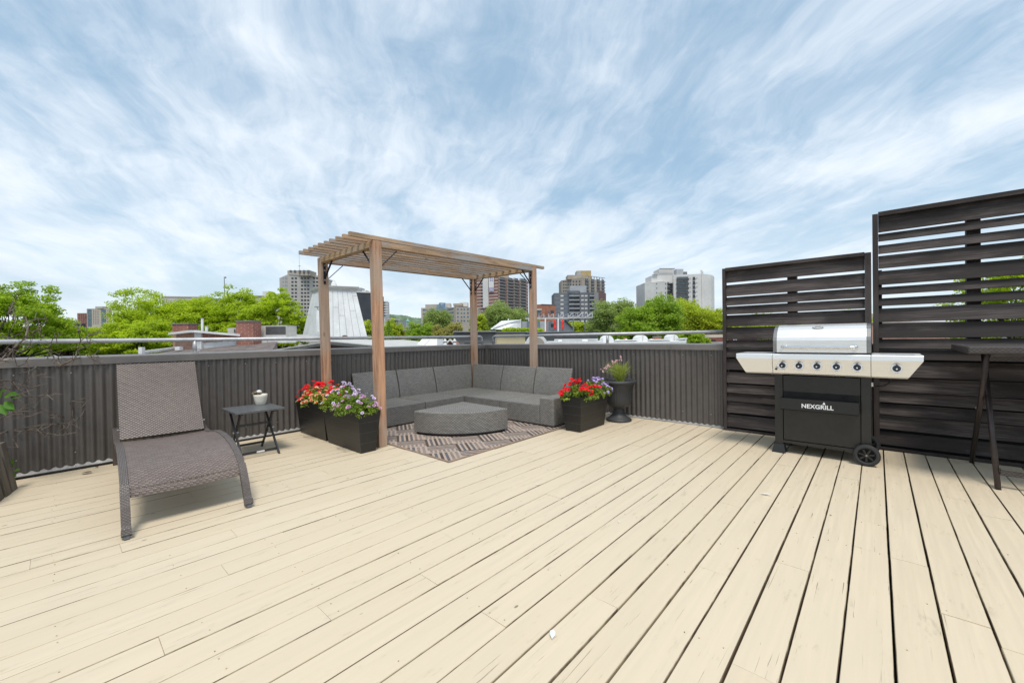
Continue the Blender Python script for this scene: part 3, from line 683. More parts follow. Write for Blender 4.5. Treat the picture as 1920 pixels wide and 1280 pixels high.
MB().lathe([(.203, .498), (.215, .505), (.238, .512), (.246, .528), (.240, .545), (.222, .552), (.205, .548), (.192, .530), (.186, .47), (.0, .475)], UC, 48).build('rim', M['urn'], ur, smooth=True)
MB().lathe([(0, .515), (.19, .512)], UC, 20).build('soil', M['soil'], ur)
dp = thing('grass_pink', 'light green tufted plant with small rose flowers growing in the urn', 'plant', (UC[0], UC[1], .51))
rr = random.Random(5); mb = MB()
for _ in range(330):
    a = rr.uniform(0, 2*PI); r0 = rr.random()**.5*.05; h = rr.uniform(.15, .32); dx = rr.gauss(-.02, .075); dy = rr.gauss(0, .07); w = rr.uniform(.0022, .004)
    p = Vector((UC[0]+.03+r0*math.cos(a), UC[1]+r0*math.sin(a), .51)); q = p+Vector((dx*.4, dy*.4, h*.6)); e = p+Vector((dx*1.5, dy*1.5, h)); s_ = Vector((rr.uniform(-1, 1), rr.uniform(-1, 1), 0)).normalized()*w
    mb.add([p-s_, p+s_, q+s_, q-s_, e], [(0, 1, 2, 3), (3, 2, 4)])
mb.build('blade', M['lfG'], dp, kind='stuff')
for _ in range(34):
    k = rr.random(); base = Vector((-.245, .0, .14)).lerp(Vector((.04, .03, .33)), k if k > .15 else .02); p = Vector(UC)+Vector((0, 0, .515))+base+Vector((rr.gauss(0, .022), rr.gauss(0, .04), rr.gauss(0, .018)))
    o = bpy.data.objects.new('flower', FM['rose']); COL.objects.link(o); o.parent = dp; o.location = p-Vector(ORG[dp.name]); o.rotation_euler = (rr.uniform(.3, 1.3), rr.uniform(-.4, .4), rr.uniform(-.6, 1.5)); s_ = rr.uniform(.9, 1.4); o.scale = (s_,)*3
mb = MB()
for k in range(9):
    f = k/8; e = Vector(UC)+Vector((0, 0, .51))+Vector((-.23, 0, .14)).lerp(Vector((.04, .03, .32)), f); mb.tube([Vector(UC)+Vector((.02, 0, .515)), (Vector(UC)+Vector((0, 0, .515))).lerp(e, .5)+Vector((.02, 0, .04)), e], [.003, .002, .0015], 4, False)
mb.build('stem', M['lfG'], dp)

# ------------------------------------------------------------------ lounger
lg = thing('chaise_longue', 'brown wicker chaise longue with its backrest raised, beside the left parapet', 'lounger', (-3.235, .895, 0), PI-.05)
LW = .655
rp = [(0, .0), (.045, .08), (.10, .17), (.15, .235), (.22, .285), (.32, .330), (.46, .365), (.62, .385), (.80, .392), (.98, .385), (1.15, .365), (1.32, .335), (1.46, .315), (1.60, .315), (1.74, .335), (1.88, .355), (2.02, .362)]
rp = [(s_, max(0, z-.018)) for s_, z in rp]
def railmesh(y0, y1, pts, th):
    mb = MB(); n = len(pts); L_ = []
    for i, (s_, z) in enumerate(pts):
        a = pts[max(i-1, 0)]; b = pts[min(i+1, n-1)]; d = Vector((b[0]-a[0], b[1]-a[1])).normalized(); nn = Vector((-d.y, d.x))*th/2
        L_.append(((s_+nn.x, z+nn.y), (s_-nn.x, z-nn.y)))
    P = [[(o[0][0], y0, o[0][1]), (o[0][0], y1, o[0][1]), (o[1][0], y1, o[1][1]), (o[1][0], y0, o[1][1]), (o[0][0], y0, o[0][1])] for o in L_]
    mb.grid(P); mb.add([P[-1][k] for k in range(4)], [(0, 1, 2, 3)]); mb.add([P[0][k] for k in range(4)], [(3, 2, 1, 0)]); return mb
for nm, y0, y1 in (('side_rail', 0, .040), ('side_rail', LW-.040, LW)):
    sr = railmesh(y0, y1, rp[3:], .036).build(nm, M['lrail'], lg, local=True)
    leg = railmesh(y0-.002, y1+.002, [(.012, .022)]+rp[1:4]+[(rp[4][0]-.03, rp[4][1]-.01)], .038).build('leg', M['lrail'], lg, local=True)
    railmesh(y0-.004, y1+.004, [(.006, .020), (.022, .048)], .046).build('leg_binding', M['lrail'], leg, local=True)
    railmesh(y0+.008, y1-.008, [(.0, .0), (.010, .022)], .034).build('foot_cap', M['ttop'], leg, local=True)
    railmesh(y0, y1, [(2.10, .0), (2.075, .15), (2.05, .30), (2.03, .345)], .042).build('leg', M['lrail'], lg, local=True)
# woven seat deck
P = []; sp_ = [p for p in rp if .14 < p[0] < 1.60]
den = []
for i in range(len(sp_)-1):
    for k in range(4):
        f = k/4; den.append((sp_[i][0]*(1-f)+sp_[i+1][0]*f, sp_[i][1]*(1-f)+sp_[i+1][1]*f))
den.append((1.53, rp[12][1])); den = [d for d in den if d[0] <= 1.535]
ny = 9; acc = 0; prev = None; mb = MB(); rows_ = []; vv = []
for s_, z in [(den[0][0]-.004, den[0][1]-.03)]+den:
    if prev: acc += math.dist(prev, (s_, z))
    prev = (s_, z); vv.append(acc); rows_.append([(s_, .034+(LW-.068)*k/(ny-1), z+.012-.010*math.sin(PI*k/(ny-1))) for k in range(ny)])
mb.grid(rows_); seat = mb.build('seat', M['loun'], lg, local=True, smooth=True)
uvl = seat.data.uv_layers['UVMap'].data
for p in seat.data.polygons:
    for l in p.loop_indices:
        vi = seat.data.loops[l].vertex_index; uvl[l].uv = (vi % ny*(LW-.094)/(ny-1), vv[vi//ny])
box('front_crossbar', (.165, .038, .212), (.190, LW-.038, .246), M['loun'], lg, local=True, bevel=.006)
box('crossbar', (1.50, .047, .255), (1.53, LW-.047, .285), M['loun'], lg, local=True)
# backrest
b0 = Vector((1.545, .325)); b1 = Vector((1.995, .948)); nb_ = 14; rows_ = []; back_ = []
dv = (b1-b0).normalized(); nv = Vector((dv.y, -dv.x))
for i in range(nb_+1):
    f = i/nb_; c_ = b0.lerp(b1, f)-nv*(-.018*math.sin(PI*f))*1.0
    rows_.append((c_, c_+nv*.030))
mb = MB(); K = nb_+1; y0, y1 = .038, LW-.038
vs = [(a.x, y0, a.y) for a, b in rows_]+[(a.x, y1, a.y) for a, b in rows_]+[(b.x, y0, b.y) for a, b in rows_]+[(b.x, y1, b.y) for a, b in rows_]
fs = []
for i in range(nb_): fs += [(i, i+1, K+i+1, K+i), (2*K+i, 3*K+i, 3*K+i+1, 2*K+i+1), (i, 2*K+i, 2*K+i+1, i+1), (K+i, K+i+1, 3*K+i+1, 3*K+i)]
fs += [(nb_, 2*K+nb_, 3*K+nb_, K+nb_), (0, K, 3*K, 2*K)]
mb.add(vs, fs); bk = mb.build('backrest', M['lback'], lg, local=True)
uvl = bk.data.uv_layers['UVMap'].data
for p in bk.data.polygons:
    for l in p.loop_indices:
        vi = bk.data.loops[l].vertex_index; c_ = bk.data.vertices[vi].co; uvl[l].uv = (c_.y, (vi % K)/nb_*.77)
for y in (.030, LW-.030): MB().tube([(1.60, y-.006, .40), (1.60, y+.008, .40)], .007, 8).build('hinge_bolt', M['screw'], lg, local=True)

# ------------------------------------------------------------------ side table with pot
TZ = .462
st = thing('side_table', 'small black folding side table between the lounger and the planters', 'side table', (-4.8, 1.35, 0))
tx0, tx1, ty0, ty1 = -5.055, -4.565, 1.135, 1.575
for k in range(4):
    a = tx0+(tx1-tx0)*k/4; b = tx0+(tx1-tx0)*(k+1)/4; box('top_slat', (a+.0012, ty0, TZ-.018), (b-.0012, ty1, TZ), M['ttop'], st, bevel=.002)
for y, yo in ((1.185, .012), (1.505, -.012)):
    MB().bar((-4.545, y, 0), (-4.965, y, TZ-.022), .014, .024, up=(1, 0, .3)).build('leg', M['blkmetal'], st)
    MB().bar((-5.02, y+yo*1.4, 0), (-4.645, y+yo*1.4, TZ-.022), .014, .024, up=(1, 0, .3)).build('leg', M['blkmetal'], st)
    MB().bar((tx0+.03, y+yo*.5, TZ-.026), (tx1-.02, y+yo*.5, TZ-.026), .03, .014).build('top_support', M['blkmetal'], st)
    MB().tube([(-4.79, y-.02, .235), (-4.79, y+.035, .235)], .008, 8).build('pivot', M['screw'], st)
def xleg(z, k): return (-4.545-.42*z/(TZ-.022)) if k else (-5.02+.375*z/(TZ-.022))
MB().bar((xleg(.05, 1), 1.19, .05), (xleg(.05, 1), 1.50, .05), .012, .022).build('stretcher', M['blkmetal'], st)
MB().bar((xleg(.06, 0), 1.19, .06), (xleg(.06, 0), 1.50, .06), .012, .022).build('stretcher', M['blkmetal'], st)
MB().bar((xleg(.30, 0), 1.19, .30), (xleg(.30, 0), 1.50, .30), .012, .022).build('stretcher', M['blkmetal'], st)
MB().bar((xleg(.05, 1)+.0075, 1.315, .051), (xleg(.05, 1)+.0075, 1.385, .051), .002, .016).build('sticker', M['white'], st)
PC = (-4.98+.0, 1.475, TZ)
pt_ = thing('flower_pot', 'small cream pot standing on the folding side table', 'flower pot', PC)
MB().lathe([(0, 0), (.043, 0), (.047, .004), (.058, .045), (.066, .09), (.068, .108), (.063, .112), (.058, .10), (.0, .09)], PC, 28).build('pot', M['white_pot'], pt_, smooth=True)
MB().lathe([(0, .0925), (.058, .092)], PC, 16).build('soil', M['soil'], pt_)
hp = thing('potted_flower', 'small plant with a white bloom in the cream pot', 'plant', (PC[0], PC[1], TZ+.09))
fastmesh('leaf', leaves(np.array([[PC[0]-.02, PC[1]-.035, TZ+.12], [PC[0]+.01, PC[1]-.02, TZ+.115], [PC[0], PC[1]-.05, TZ+.13]]), 9, .04, (.03, .03, .018), .2), 4, simple('brown_leaf', (.16, .11, .06), .7), hp, 'stuff')
MB().lathe([(0, .0), (.022, .006), (.028, .02), (.02, .036), (0, .042)], (PC[0]-.005, PC[1]-.012, TZ+.118), 9).build('bloom', M['white'], hp, smooth=True)

# ------------------------------------------------------------------ grill
gr = thing('barbecue_grill', 'stainless steel and black gas barbecue grill on wheels in front of the slatted screen', 'grill', (-.39, 4.85, 0))
GY = 4.60; st_ = M['steel']
# lid
lp = [(GY-.005, .965), (GY-.005, 1.075), (GY+.004, 1.105), (GY+.025, 1.140), (GY+.058, 1.175), (GY+.10, 1.203), (GY+.155, 1.220), (GY+.22, 1.224), (GY+.30, 1.210), (GY+.38, 1.175), (GY+.45, 1.115), (GY+.47, .965)]
def lidpart(x0, x1, name, mat, d=0.0, par=gr):
    cy = GY+.23; cz = 1.05
    q = [(y+(cy-y)*d, z+(cz-z)*d if z > .97 else z) for y, z in lp]
    mb = MB(); mb.prism([(x0, y, z) for y, z in q], (x1-x0, 0, 0)); o = mb.build(name, mat, par); return o
lid = lidpart(-.715, -.066, 'lid', st_)
cap_l = lidpart(-.745, -.717, 'end_cap', M['steeldk'], .02); lidpart(-.064, -.038, 'end_cap', M['steeldk'], .02)
for o in (lid,):
    for p in o.data.polygons: p.use_smooth = False
hd = MB().tube([(-.665, GY-.007, 1.022), (-.665, GY-.040, 1.018), (-.655, GY-.056, 1.014), (-.62, GY-.060, 1.013), (-.18, GY-.060, 1.013), (-.145, GY-.056, 1.014), (-.132, GY-.040, 1.018), (-.132, GY-.007, 1.022)], .0125, 12).build('lid_handle', M['chrome'], gr, smooth=True)
# badge with a gauge slot on the lid
bt = lambda y: next(z0+(z1-z0)*(y-y0)/(y1-y0) for (y0, z0), (y1, z1) in zip(lp[2:], lp[3:]) if y0 <= y <= y1)
bv = []; by, bz = GY+.079, 1.189; sl = Vector((0, .042, .028)).normalized(); nn = Vector((0, -sl.z, sl.y))
def oval(rx, rs, off, n=24): return [Vector((-.405, by, bz))+nn*off+Vector((1, 0, 0))*rx*math.cos(2*PI*k/n)+sl*rs*math.sin(2*PI*k/n) for k in range(n)]
MB().prism(oval(.042, .020, -.004), nn*.009).build('badge', M['steeldk'], lid); MB().prism(oval(.033, .012, .0052), nn*.002).build('badge_inset', M['lettering'], lid)
mb = MB(); mb.prism([Vector((-.405, by, bz))+nn*.0075+Vector((x, 0, 0))+sl*y for x, y in ((-.026, -.006), (.030, .001), (.018, .007), (-.020, .004))], nn*.001); mb.build('badge_mark', M['gblack'], lid)
# control panel and shelves, front face leaning back below the bright lip
def panel(name, xt0, xt1, xb0, xb1, depth, par=gr):
    yf = GY-.05; prof = [(yf, .944), (yf-.004, .905), (yf+.03, .770), (yf+.05, .757)]
    mb = MB(); top = [(xt0, yf+.006, .951), (xt1, yf+.006, .951)]
    def xs(z): f = max(0, min(1, (.905-z)/(.905-.757))); return xt0+(xb0-xt0)*f, xt1+(xb1-xt1)*f
    rows = [[(xt0, GY+depth, .951), (xt1, GY+depth, .951)], [(xt0, yf+.006, .951), (xt1, yf+.006, .951)]]
    for y, z in prof: a, b = xs(z); rows.append([(a, y, z), (b, y, z)])
    rows.append([(xb0, GY+depth, .757), (xb1, GY+depth, .757)])
    n = len(rows); vs = [r_[0] for r_ in rows]+[r_[1] for r_ in rows]; fs = [(i+1, i, n+i, n+i+1) for i in range(n-1)]
    fs += [tuple(range(n)), tuple(range(2*n-1, n-1, -1)), (0, n-1, 2*n-1, n)]
    mb.add(vs, fs); return mb.build(name, st_, par, bevel=.004)
pn = panel('side_shelf', -1.055, -.747, -.975, -.747, .40); pc = panel('control_panel', -.745, -.040, -.745, -.040, .0); pR = panel('side_burner_shelf', -.038, .275, -.038, .185, .40)
box('burner_well', (.02, GY+.03, .9515), (.225, GY+.34, .956), M['steeldk'], gr)
box('shelf_band', (-.02, GY+.015, .957), (.26, GY+.03, .962), st_, pR)
for kx in (-.664, -.536, -.403, -.266, -.127, .118):
    c_ = Vector((kx, GY-.045, .842)); ax = Vector((0, -1, .24)).normalized()
    kb = MB().tube([c_, c_+ax*.008], [.036, .034], 20).build('burner_knob', M['chrome'], gr, smooth=False)
    MB().tube([c_+ax*.008, c_+ax*.016, c_+ax*.034], [.027, .026, .021], 18).build('knob_grip', M['gblack2'], kb)
    MB().bar(c_+ax*.036+Vector((0, 0, -.020)), c_+ax*.036+Vector((0, .006, .024)), .011, .012, up=ax).build('knob_pointer', M['gblack'], kb)
    MB().bar(c_+ax*.0435+Vector((0, 0, -.016)), c_+ax*.0435+Vector((0, 0, -.006)), .010, .002, up=ax).build('knob_mark', M['lettering'], kb)
MB().tube([(-.715, GY-.035, .805), (-.715, GY-.06, .808)], .009, 8).build('igniter_button', M['gblack2'], gr)
# firebox and cart
CY = GY+.035
box('firebox', (-.735, GY+.012, .86), (-.045, GY+.46, .966), M['gblack'], gr)
box('cart_side', (-.742, CY, .085), (-.676, CY+.43, .757), M['gblack'], gr, bevel=.003); box('cart_side', (-.106, CY, .085), (-.040, CY+.43, .757), M['gblack'], gr, bevel=.003)
box('cabinet_door', (-.674, CY+.012, .128), (-.108, CY+.030, .745), M['gblack'], gr, bevel=.003)
box('bottom_shelf', (-.676, CY+.004, .100), (-.106, CY+.42, .124), M['gblack'], gr)
box('back_panel', (-.674, CY+.40, .13), (-.108, CY+.42, .75), M['gblack'], gr)
bn = MB(); y1 = CY+.012; y0 = CY-.066
for a, b in (((-.690, y0, .428), (-.118, y0+.004, .536)), ((-.690, y0, .428), (-.118, y1, .432)), ((-.690, y0+.004, .432), (-.686, y1, .536)), ((-.122, y0+.004, .432), (-.118, y1, .536))): bn.box(*a, *b)
box('recess_shade', (-.672, CY+.006, .540), (-.112, CY+.0115, .592), M['black'], gr)  # flat black strip on the door, painting the dark inside of a slot
binn = bn.build('front_bin', M['gblack2'], gr); box('bin_shade', (-.685, y0+.005, .4325), (-.123, y1-.001, .4345), M['black'], binn)  # black sheet on the bin floor stands in for the shade inside
for x0 in (-.745,):
    mb = MB(); f0 = [(-.768, CY-.022, .0), (-.655, CY-.022, .0), (-.655, CY+.10, .0), (-.768, CY+.10, .0)]; f1 = [(-.748, CY-.004, .085), (-.670, CY-.004, .085), (-.670, CY+.07, .085), (-.748, CY+.07, .085)]
    mb.add(f0+f1, [(0, 3, 2, 1), (4, 5, 6, 7), (0, 1, 5, 4), (1, 2, 6, 5), (2, 3, 7, 6), (3, 0, 4, 7)]); mb.build('foot', M['gblack'], gr)
    MB().add([(x, y+.35, z) for x, y, z in f0+f1], [(0, 3, 2, 1), (4, 5, 6, 7), (0, 1, 5, 4), (1, 2, 6, 5), (2, 3, 7, 6), (3, 0, 4, 7)]).build('foot', M['gblack'], gr)
def wheel(cx, cy, r_=.091, w=.042):
    def ringp(prof, n=36):
        vs = []; fs = []
        for rr_, yy in prof:
            for k in range(n): vs.append((cx+rr_*math.cos(2*PI*k/n), cy+yy, r_+rr_*math.sin(2*PI*k/n)))
        for i in range(len(prof)-1):
            for k in range(n): fs.append((i*n+k, (i+1)*n+k, (i+1)*n+(k+1) % n, i*n+(k+1) % n))
        return vs, fs
    rt = r_; tp = [(rt*.66, -w/2+.006), (rt*.72, -w/2), (rt*.92, -w/2+.002), (rt, -w/2+.012), (rt, w/2-.012), (rt*.92, w/2), (rt*.66, w/2), (rt*.66, -w/2+.006)]
    mb = MB(); mb.add(*ringp(tp)); wo_ = mb.build('wheel', M['rubber'], gr, smooth=True)
    tr = MB()
    for k in range(44):
        a = 2*PI*k/44; tr.bar((cx+rt*.94*math.cos(a), cy-w/2+.001, r_+rt*.94*math.sin(a)), (cx+rt*1.006*math.cos(a+.03), cy-w/2+.010, r_+rt*1.006*math.sin(a+.03)), .005, .004)
    tr.build('tread', M['rubber'], wo_)
    mb = MB(); mb.add(*ringp([(rt*.66, -w/2+.010), (rt*.60, -w/2+.006), (rt*.58, -w/2+.016), (rt*.66, -w/2+.020)]))
    for k in range(7):
        a = 2*PI*k/7+.2; d = Vector((math.cos(a), 0, math.sin(a))); c_ = Vector((cx, cy-w/2+.014, r_)); mb.bar(c_+d*.014, c_+d*rt*.62, .014, .010, up=(0, 1, 0))
    mb.add(*ringp([(0.0001, -w/2+.002), (.016, -w/2+.002), (.019, -w/2+.012), (.019, -w/2+.020)], 36)); mb.build('rim', M['gblack'], wo_)
    mb = MB(); mb.add(*ringp([(.0001, 0), (rt*.66, 0), (rt*.66, .004)])); mb.build('wheel_disc', M['black'], wo_)
    mb = MB(); mb.add(*ringp([(.0001, -w/2-.002), (.007, -w/2-.001), (.009, -w/2+.003)])); mb.build('hub_cap', M['steeldk'], wo_)
wheel(-.072, CY-.028); wheel(-.072, CY+.44)
MB().tube([(-.072, CY-.01, .091), (-.072, CY+.42, .091)], .008, 8).build('axle', M['gblack'], gr)
MB().tube([(.09, GY+.20, .757), (.085, GY+.20, .71), (.05, GY+.21, .675), (-.005, GY+.22, .665), (-.038, GY+.22, .675)], .006, 8).build('gas_hose', M['gblack2'], gr)
box('hose_valve', (-.0395, GY+.17, .665), (-.026, GY+.20, .70), M['chrome'], gr)
# lettering on the bin front
def text_mesh(body, size, name, mat, parent, loc, rot, sx=1.0, extr=.0006, off=.0):
    cu_ = bpy.data.curves.new('txt', 'FONT'); cu_.body = body; cu_.size = size; cu_.extrude = extr; cu_.offset = off; cu_.space_character = 1.02
    to = bpy.data.objects.new('txt', cu_); COL.objects.link(to); dg = bpy.context.evaluated_depsgraph_get(); dg.update()
    me = bpy.data.meshes.new_from_object(to.evaluated_get(dg)); bpy.data.objects.remove(to)
    me.materials.clear(); me.materials.append(mat); o = bpy.data.objects.new(name, me); COL.objects.link(o)
    o.parent = parent; o.location = Vector(loc)-Vector(ORG.get(parent.name, (0, 0, 0))); o.rotation_euler = rot; o.scale = (sx, 1, 1); return o
tm = text_mesh('NEXGRILL', .052, 'lettering', M['lettering'], binn, (-.523, y0-.0012, .4585), (PI/2, 0, 0), .98, .0005, .0013)
xs_ = [v.co.x for v in tm.data.vertices]; wd = max(xs_)-min(xs_); tm.scale = (.232/wd, 1, 1)
mb = MB(); fx, fz = -.3565, .500
mb.prism([(fx-.007, y0-.001, fz), (fx-.009, y0-.001, fz+.009), (fx-.004, y0-.001, fz+.015), (fx-.001, y0-.001, fz+.024), (fx+.005, y0-.001, fz+.016), (fx+.009, y0-.001, fz+.008), (fx+.007, y0-.001, fz)], (0, -.0006, 0)); mb.build('flame_mark', M['lettering'], binn)

# ------------------------------------------------------------------ bar table
btb = thing('bar_table', 'tall dark wicker folding bar table in front of the taller screen at the right edge', 'bar table', (.95, 4.85, 0))
box('table_top', (.487, 4.37, .975), (1.42, 5.27, 1.027), M['barw'], btb, bevel=.008)
for x in (.632, 1.27):
    MB().tube([(x+.01, 4.490, .0), (x+.012, 5.02, .973)], .0165, 10).build('leg', M['brmetal'], btb, smooth=True)
    MB().tube([(x-.028, 5.26, .0), (x-.022, 4.60, .973)], .0165, 10).build('leg', M['brmetal'], btb, smooth=True)
    MB().tube([(x-.045, 4.93, .52), (x-.02, 4.93, .52)], .010, 8).build('pivot_bolt', M['screw'], btb)
MB().bar((.660, 4.545, .112), (1.27, 4.545, .112), .024, .034).build('footrest', M['barw'], btb)
MB().bar((.62, 4.62, .93), (1.25, 4.62, .93), .02, .03).build('stretcher', M['barw'], btb)

# ------------------------------------------------------------------ wooden planter, bare shrub
wp = thing('wooden_planter', 'weathered grey wooden planter of upright boards at the left edge of the deck', 'planter', (-5.25, -.55, 0))
for a, b, h in (((-5.13, -.215), (-5.03, -.235), .385), ((-5.00, -.24), (-4.90, -.26), .355), ((-4.87, -.27), (-4.77, -.29), .37), ((-4.74, -.3), (-4.64, -.32), .36)):
    p = Vector((*a, 0)); q = Vector((*b, 0)); d = (q-p).normalized(); nrm = Vector((-d.y, d.x, 0)); up = Vector((.0, -.055, h))
    mb = MB(); mb.add([p, q, q-nrm*.025, p-nrm*.025]+[v+up for v in (p, q, q-nrm*.025, p-nrm*.025)], [(0, 3, 2, 1), (4, 5, 6, 7), (0, 1, 5, 4), (1, 2, 6, 5), (2, 3, 7, 6), (3, 0, 4, 7)]); mb.build('board', M['oldwood'], wp)
box('soil', (-5.30, -.9, .02), (-4.78, -.36, .30), M['soil'], wp)
shr = thing('bare_shrub', 'leafless brown shrub with thin twigs and a few green leaves at the left edge', 'shrub', (-5.1, -.45, .3))
zc_ = lambda x, y: (x/3.765, 620+y/3.765)
polys = [([(-60, 560), (0, 500), (100, 425), (250, 350), (350, 290), (430, 245), (530, 195), (620, 180), (700, 185)], .0095),
 ([(530, 193), (545, 140), (570, 70), (550, 0), (575, -60)], .0045), ([(430, 243), (410, 190), (420, 165)], .0035), ([(-40, 260), (0, 215), (60, 150), (120, 110), (180, 40), (200, -30), (180, -100)], .0075),
 ([(0, 350), (80, 355), (150, 380), (230, 330), (300, 300)], .004), ([(-30, 300), (60, 300), (150, 300), (220, 280), (300, 220), (340, 190)], .005), ([(60, 460), (160, 460), (250, 465), (330, 450), (380, 490)], .0045),
 ([(-60, 690), (0, 672), (60, 660), (150, 650), (230, 620), (290, 600), (380, 570), (450, 540), (510, 535), (580, 540)], .007), ([(480, 540), (500, 500), (530, 490)], .004),
 ([(0, 700), (100, 690), (200, 680), (300, 665), (400, 660), (470, 650), (540, 635), (580, 600)], .006), ([(200, 700), (300, 715), (420, 740), (540, 715)], .0045), ([(420, 630), (465, 690)], .0065),
 ([(60, 820), (130, 825)], .003), ([(270, 620), (330, 590), (420, 600), (450, 610)], .004), ([(-40, 350), (20, 250), (60, 170), (100, 120), (60, 60), (70, -10), (110, -80), (90, -150)], .007),
 ([(100, 120), (170, 60), (230, 20), (300, -40), (330, -90)], .005), ([(0, 90), (60, 60), (140, 20), (200, -60), (260, -90)], .0045), ([(-30, 30), (30, -60), (60, -130), (120, -170)], .006), ([(60, -130), (110, -210), (120, -260)], .004),
 ([(0, 170), (60, 130), (150, 150), (240, 90), (330, 60)], .004), ([(430, 245), (380, 190), (350, 120), (370, 60), (440, 20)], .004), ([(0, 400), (90, 410), (190, 390), (260, 400)], .004), ([(0, 620), (90, 570), (160, 600), (230, 600)], .004),
 ([(-30, 740), (60, 700), (160, 710), (240, 690), (300, 700)], .0045), ([(570, 70), (630, 30), (690, 20)], .003), ([(545, 140), (610, 110), (660, 70)], .003), ([(620, 180), (680, 215), (720, 240)], .003),
 ([(130, 560), (210, 540), (300, 560)], .003), ([(0, 280), (90, 230), (130, 250), (200, 220)], .004), ([(-20, 200), (40, 215), (110, 180)], .005)]
rs_ = random.Random(2)
for pts, r_ in polys:
    D0 = rs_.uniform(3.15, 3.75); w = []
    for i, p in enumerate(pts):
        x, y = zc_(*p); w.append(at(x, y, D0+.12*math.sin(i*1.7+D0*9)))
    br = MB().tube(w, [r_*1.15*(1-.6*i/(len(w)-1)) for i in range(len(w))], 6).build('branch', M['twig'], shr, smooth=True)
    tw = MB(); nt_ = 0
    for i in range(1, len(w)):
        for _ in range(3):
            p = w[i-1].lerp(w[i], rs_.random()); d = (w[i]-w[i-1]).normalized(); e = p+(d*rs_.uniform(.3, 1)+Vector((rs_.gauss(0, .5), rs_.gauss(0, .5), rs_.gauss(.1, .6)))).normalized()*rs_.uniform(.04, .13)
            mid = p.lerp(e, .5)+Vector((rs_.gauss(0, .008), 0, rs_.gauss(0, .008))); tw.tube([p, mid, e], [.0028, .0022, .0013], 4, False); nt_ += 1
    tw.build('twig', M['twig'], br, kind='stuff')
MB().tube([(-5.15, -.5, .28), at(-50, 800, 3.5), at(-35, 760, 3.5), at(-16, 700, 3.5), at(-30, 600, 3.6)], [.03, .024, .018, .012, .006], 8).build('stem', M['bark'], shr, smooth=True)
def leafshape(c, d, n, L_, Wd):
    d = Vector(d).normalized(); n = Vector(n).normalized(); s_ = d.cross(n).normalized(); n = s_.cross(d); pts = [(0, 0, 0), (.3, .42, .03), (.65, .40, .02), (1, 0, -.06), (.65, -.40, .02), (.3, -.42, .03), (.5, 0, -.04)]
    vs = [Vector(c)+d*L_*a+s_*Wd*b+n*L_*e for a, b, e in pts]; mb = MB(); mb.add(vs, [(0, 1, 6), (1, 2, 6), (2, 3, 6), (3, 4, 6), (4, 5, 6), (5, 0, 6)]); return mb
for (x, y, dx, dy, L_) in ((8, 742, 1, .15, .13), (20, 742, 1, -.05, .10), (8, 752, .8, -.5, .12), (0, 748, .3, .6, .10), (0, 758, .6, -.7, .11), (14, 760, .9, -.6, .08), (2, 735, .9, .3, .06)):
    leafshape(at(x, y, 3.3), cr*dx+cu*dy-cf*.15, cu*.7-cf*.8+cr*rs_.uniform(-.3, .3), L_, L_*.55).build('leaf', M['lfS'], shr)
for (x, y, dx, dy, L_) in ((22, 876, .5, .8, .05), (26, 882, .8, .2, .05), (20, 888, .8, -.4, .05), (24, 868, -.3, .8, .04)):
    leafshape(at(x, y, 3.25), cr*dx+cu*dy, cu-cf, L_, L_*.6).build('leaf', M['lfS'], shr)

# ------------------------------------------------------------------ debris on the deck
def ground_pt(px, py): d = (px-960)/FPX*cr+(640-py)/FPX*cu+cf; return CAM+d*(-EYE/d.z)
def scrap(px, py, L_, ang, label, cat, mat, W_=.5, z=.004, name='dry_leaf', group=None):
    p = ground_pt(px, py); p.z = z; mb = leafshape(p, (math.cos(ang), math.sin(ang), .12), (.1, .1, 1), L_, L_*W_); o = mb.build(name, mat); tag(o, label, cat, group); return o
scrap(152, 889, .085, .9, 'curled dry brown leaf on the deck boards left of the lounger', 'leaf', M['leaf_dead'], .6, .012)
scrap(1037, 1181, .058, -1.0, 'long white petal lying across a board gap in the foreground', 'petal', M['white'], .45, .005, 'petal')
scrap(1424, 926, .075, .2, 'white petal on the deck in front of the grill', 'petal', M['white'], .3, .005, 'petal')
scrap(1003, 909, .04, .5, 'white petal on the deck beyond the rug corner', 'petal', M['white'], .3, .005, 'petal')
scrap(1161, 981, .03, 2.2, 'small cream petal on the middle of the deck', 'petal', M['white'], .3, .005, 'petal')
scrap(354, 903, .05, 2.2, 'dark dry leaf on the deck under the lounger', 'leaf', M['leaf_dead'], .5, .008)
scrap(178, 876, .05, .4, 'dark leaf scrap lying against the left parapet base', 'leaf', M['leaf_dead'], .5, .008)
for i, (px, py, lab) in enumerate(((568, 818, 'pale paint flake below the planter of red petunias'), (631, 840, 'long pale paint flake below the nearest planter'), (643, 846, 'small pale paint flake below the right half of the nearest planter'))):
    scrap(px, py, .06, 0.1, lab, 'paint flake', M['white_pot'], .4, .004, 'paint_flake')
#@@BACKGROUND@@
# ------------------------------------------------------------------ background: helpers
M['concrete'] = simple('tower_concrete', (.52, .485, .44), .85, 0, .10, .05)  # lightened tone: distance haze is put into the colour
M['beige'] = simple('beige_render', (.47, .415, .345), .85, 0, .08, .08)
M['tan'] = simple('tan_masonry', (.40, .35, .29), .85, 0, .1, .1)
M['glassdk'] = simple('dark_window_glass', (.05, .058, .07), .18, 0, .3, .3)
M['glassbl'] = simple('blue_window_glass', (.13, .20, .28), .12, .2, .25, .2)
M['glassgr'] = simple('teal_glazing', (.13, .18, .20), .15, .1, .25, .2)
M['redbrick'] = simple('red_brick_far', (.30, .125, .095), .9, 0, .15, .4)
M['brownbrick'] = simple('brown_brick_far', (.28, .14, .115), .9, 0, .12, .2)  # brick paled in its colour, in place of haze in the air
M['orbrick'] = simple('orange_brick_far', (.38, .16, .10), .9, 0, .15, .4)
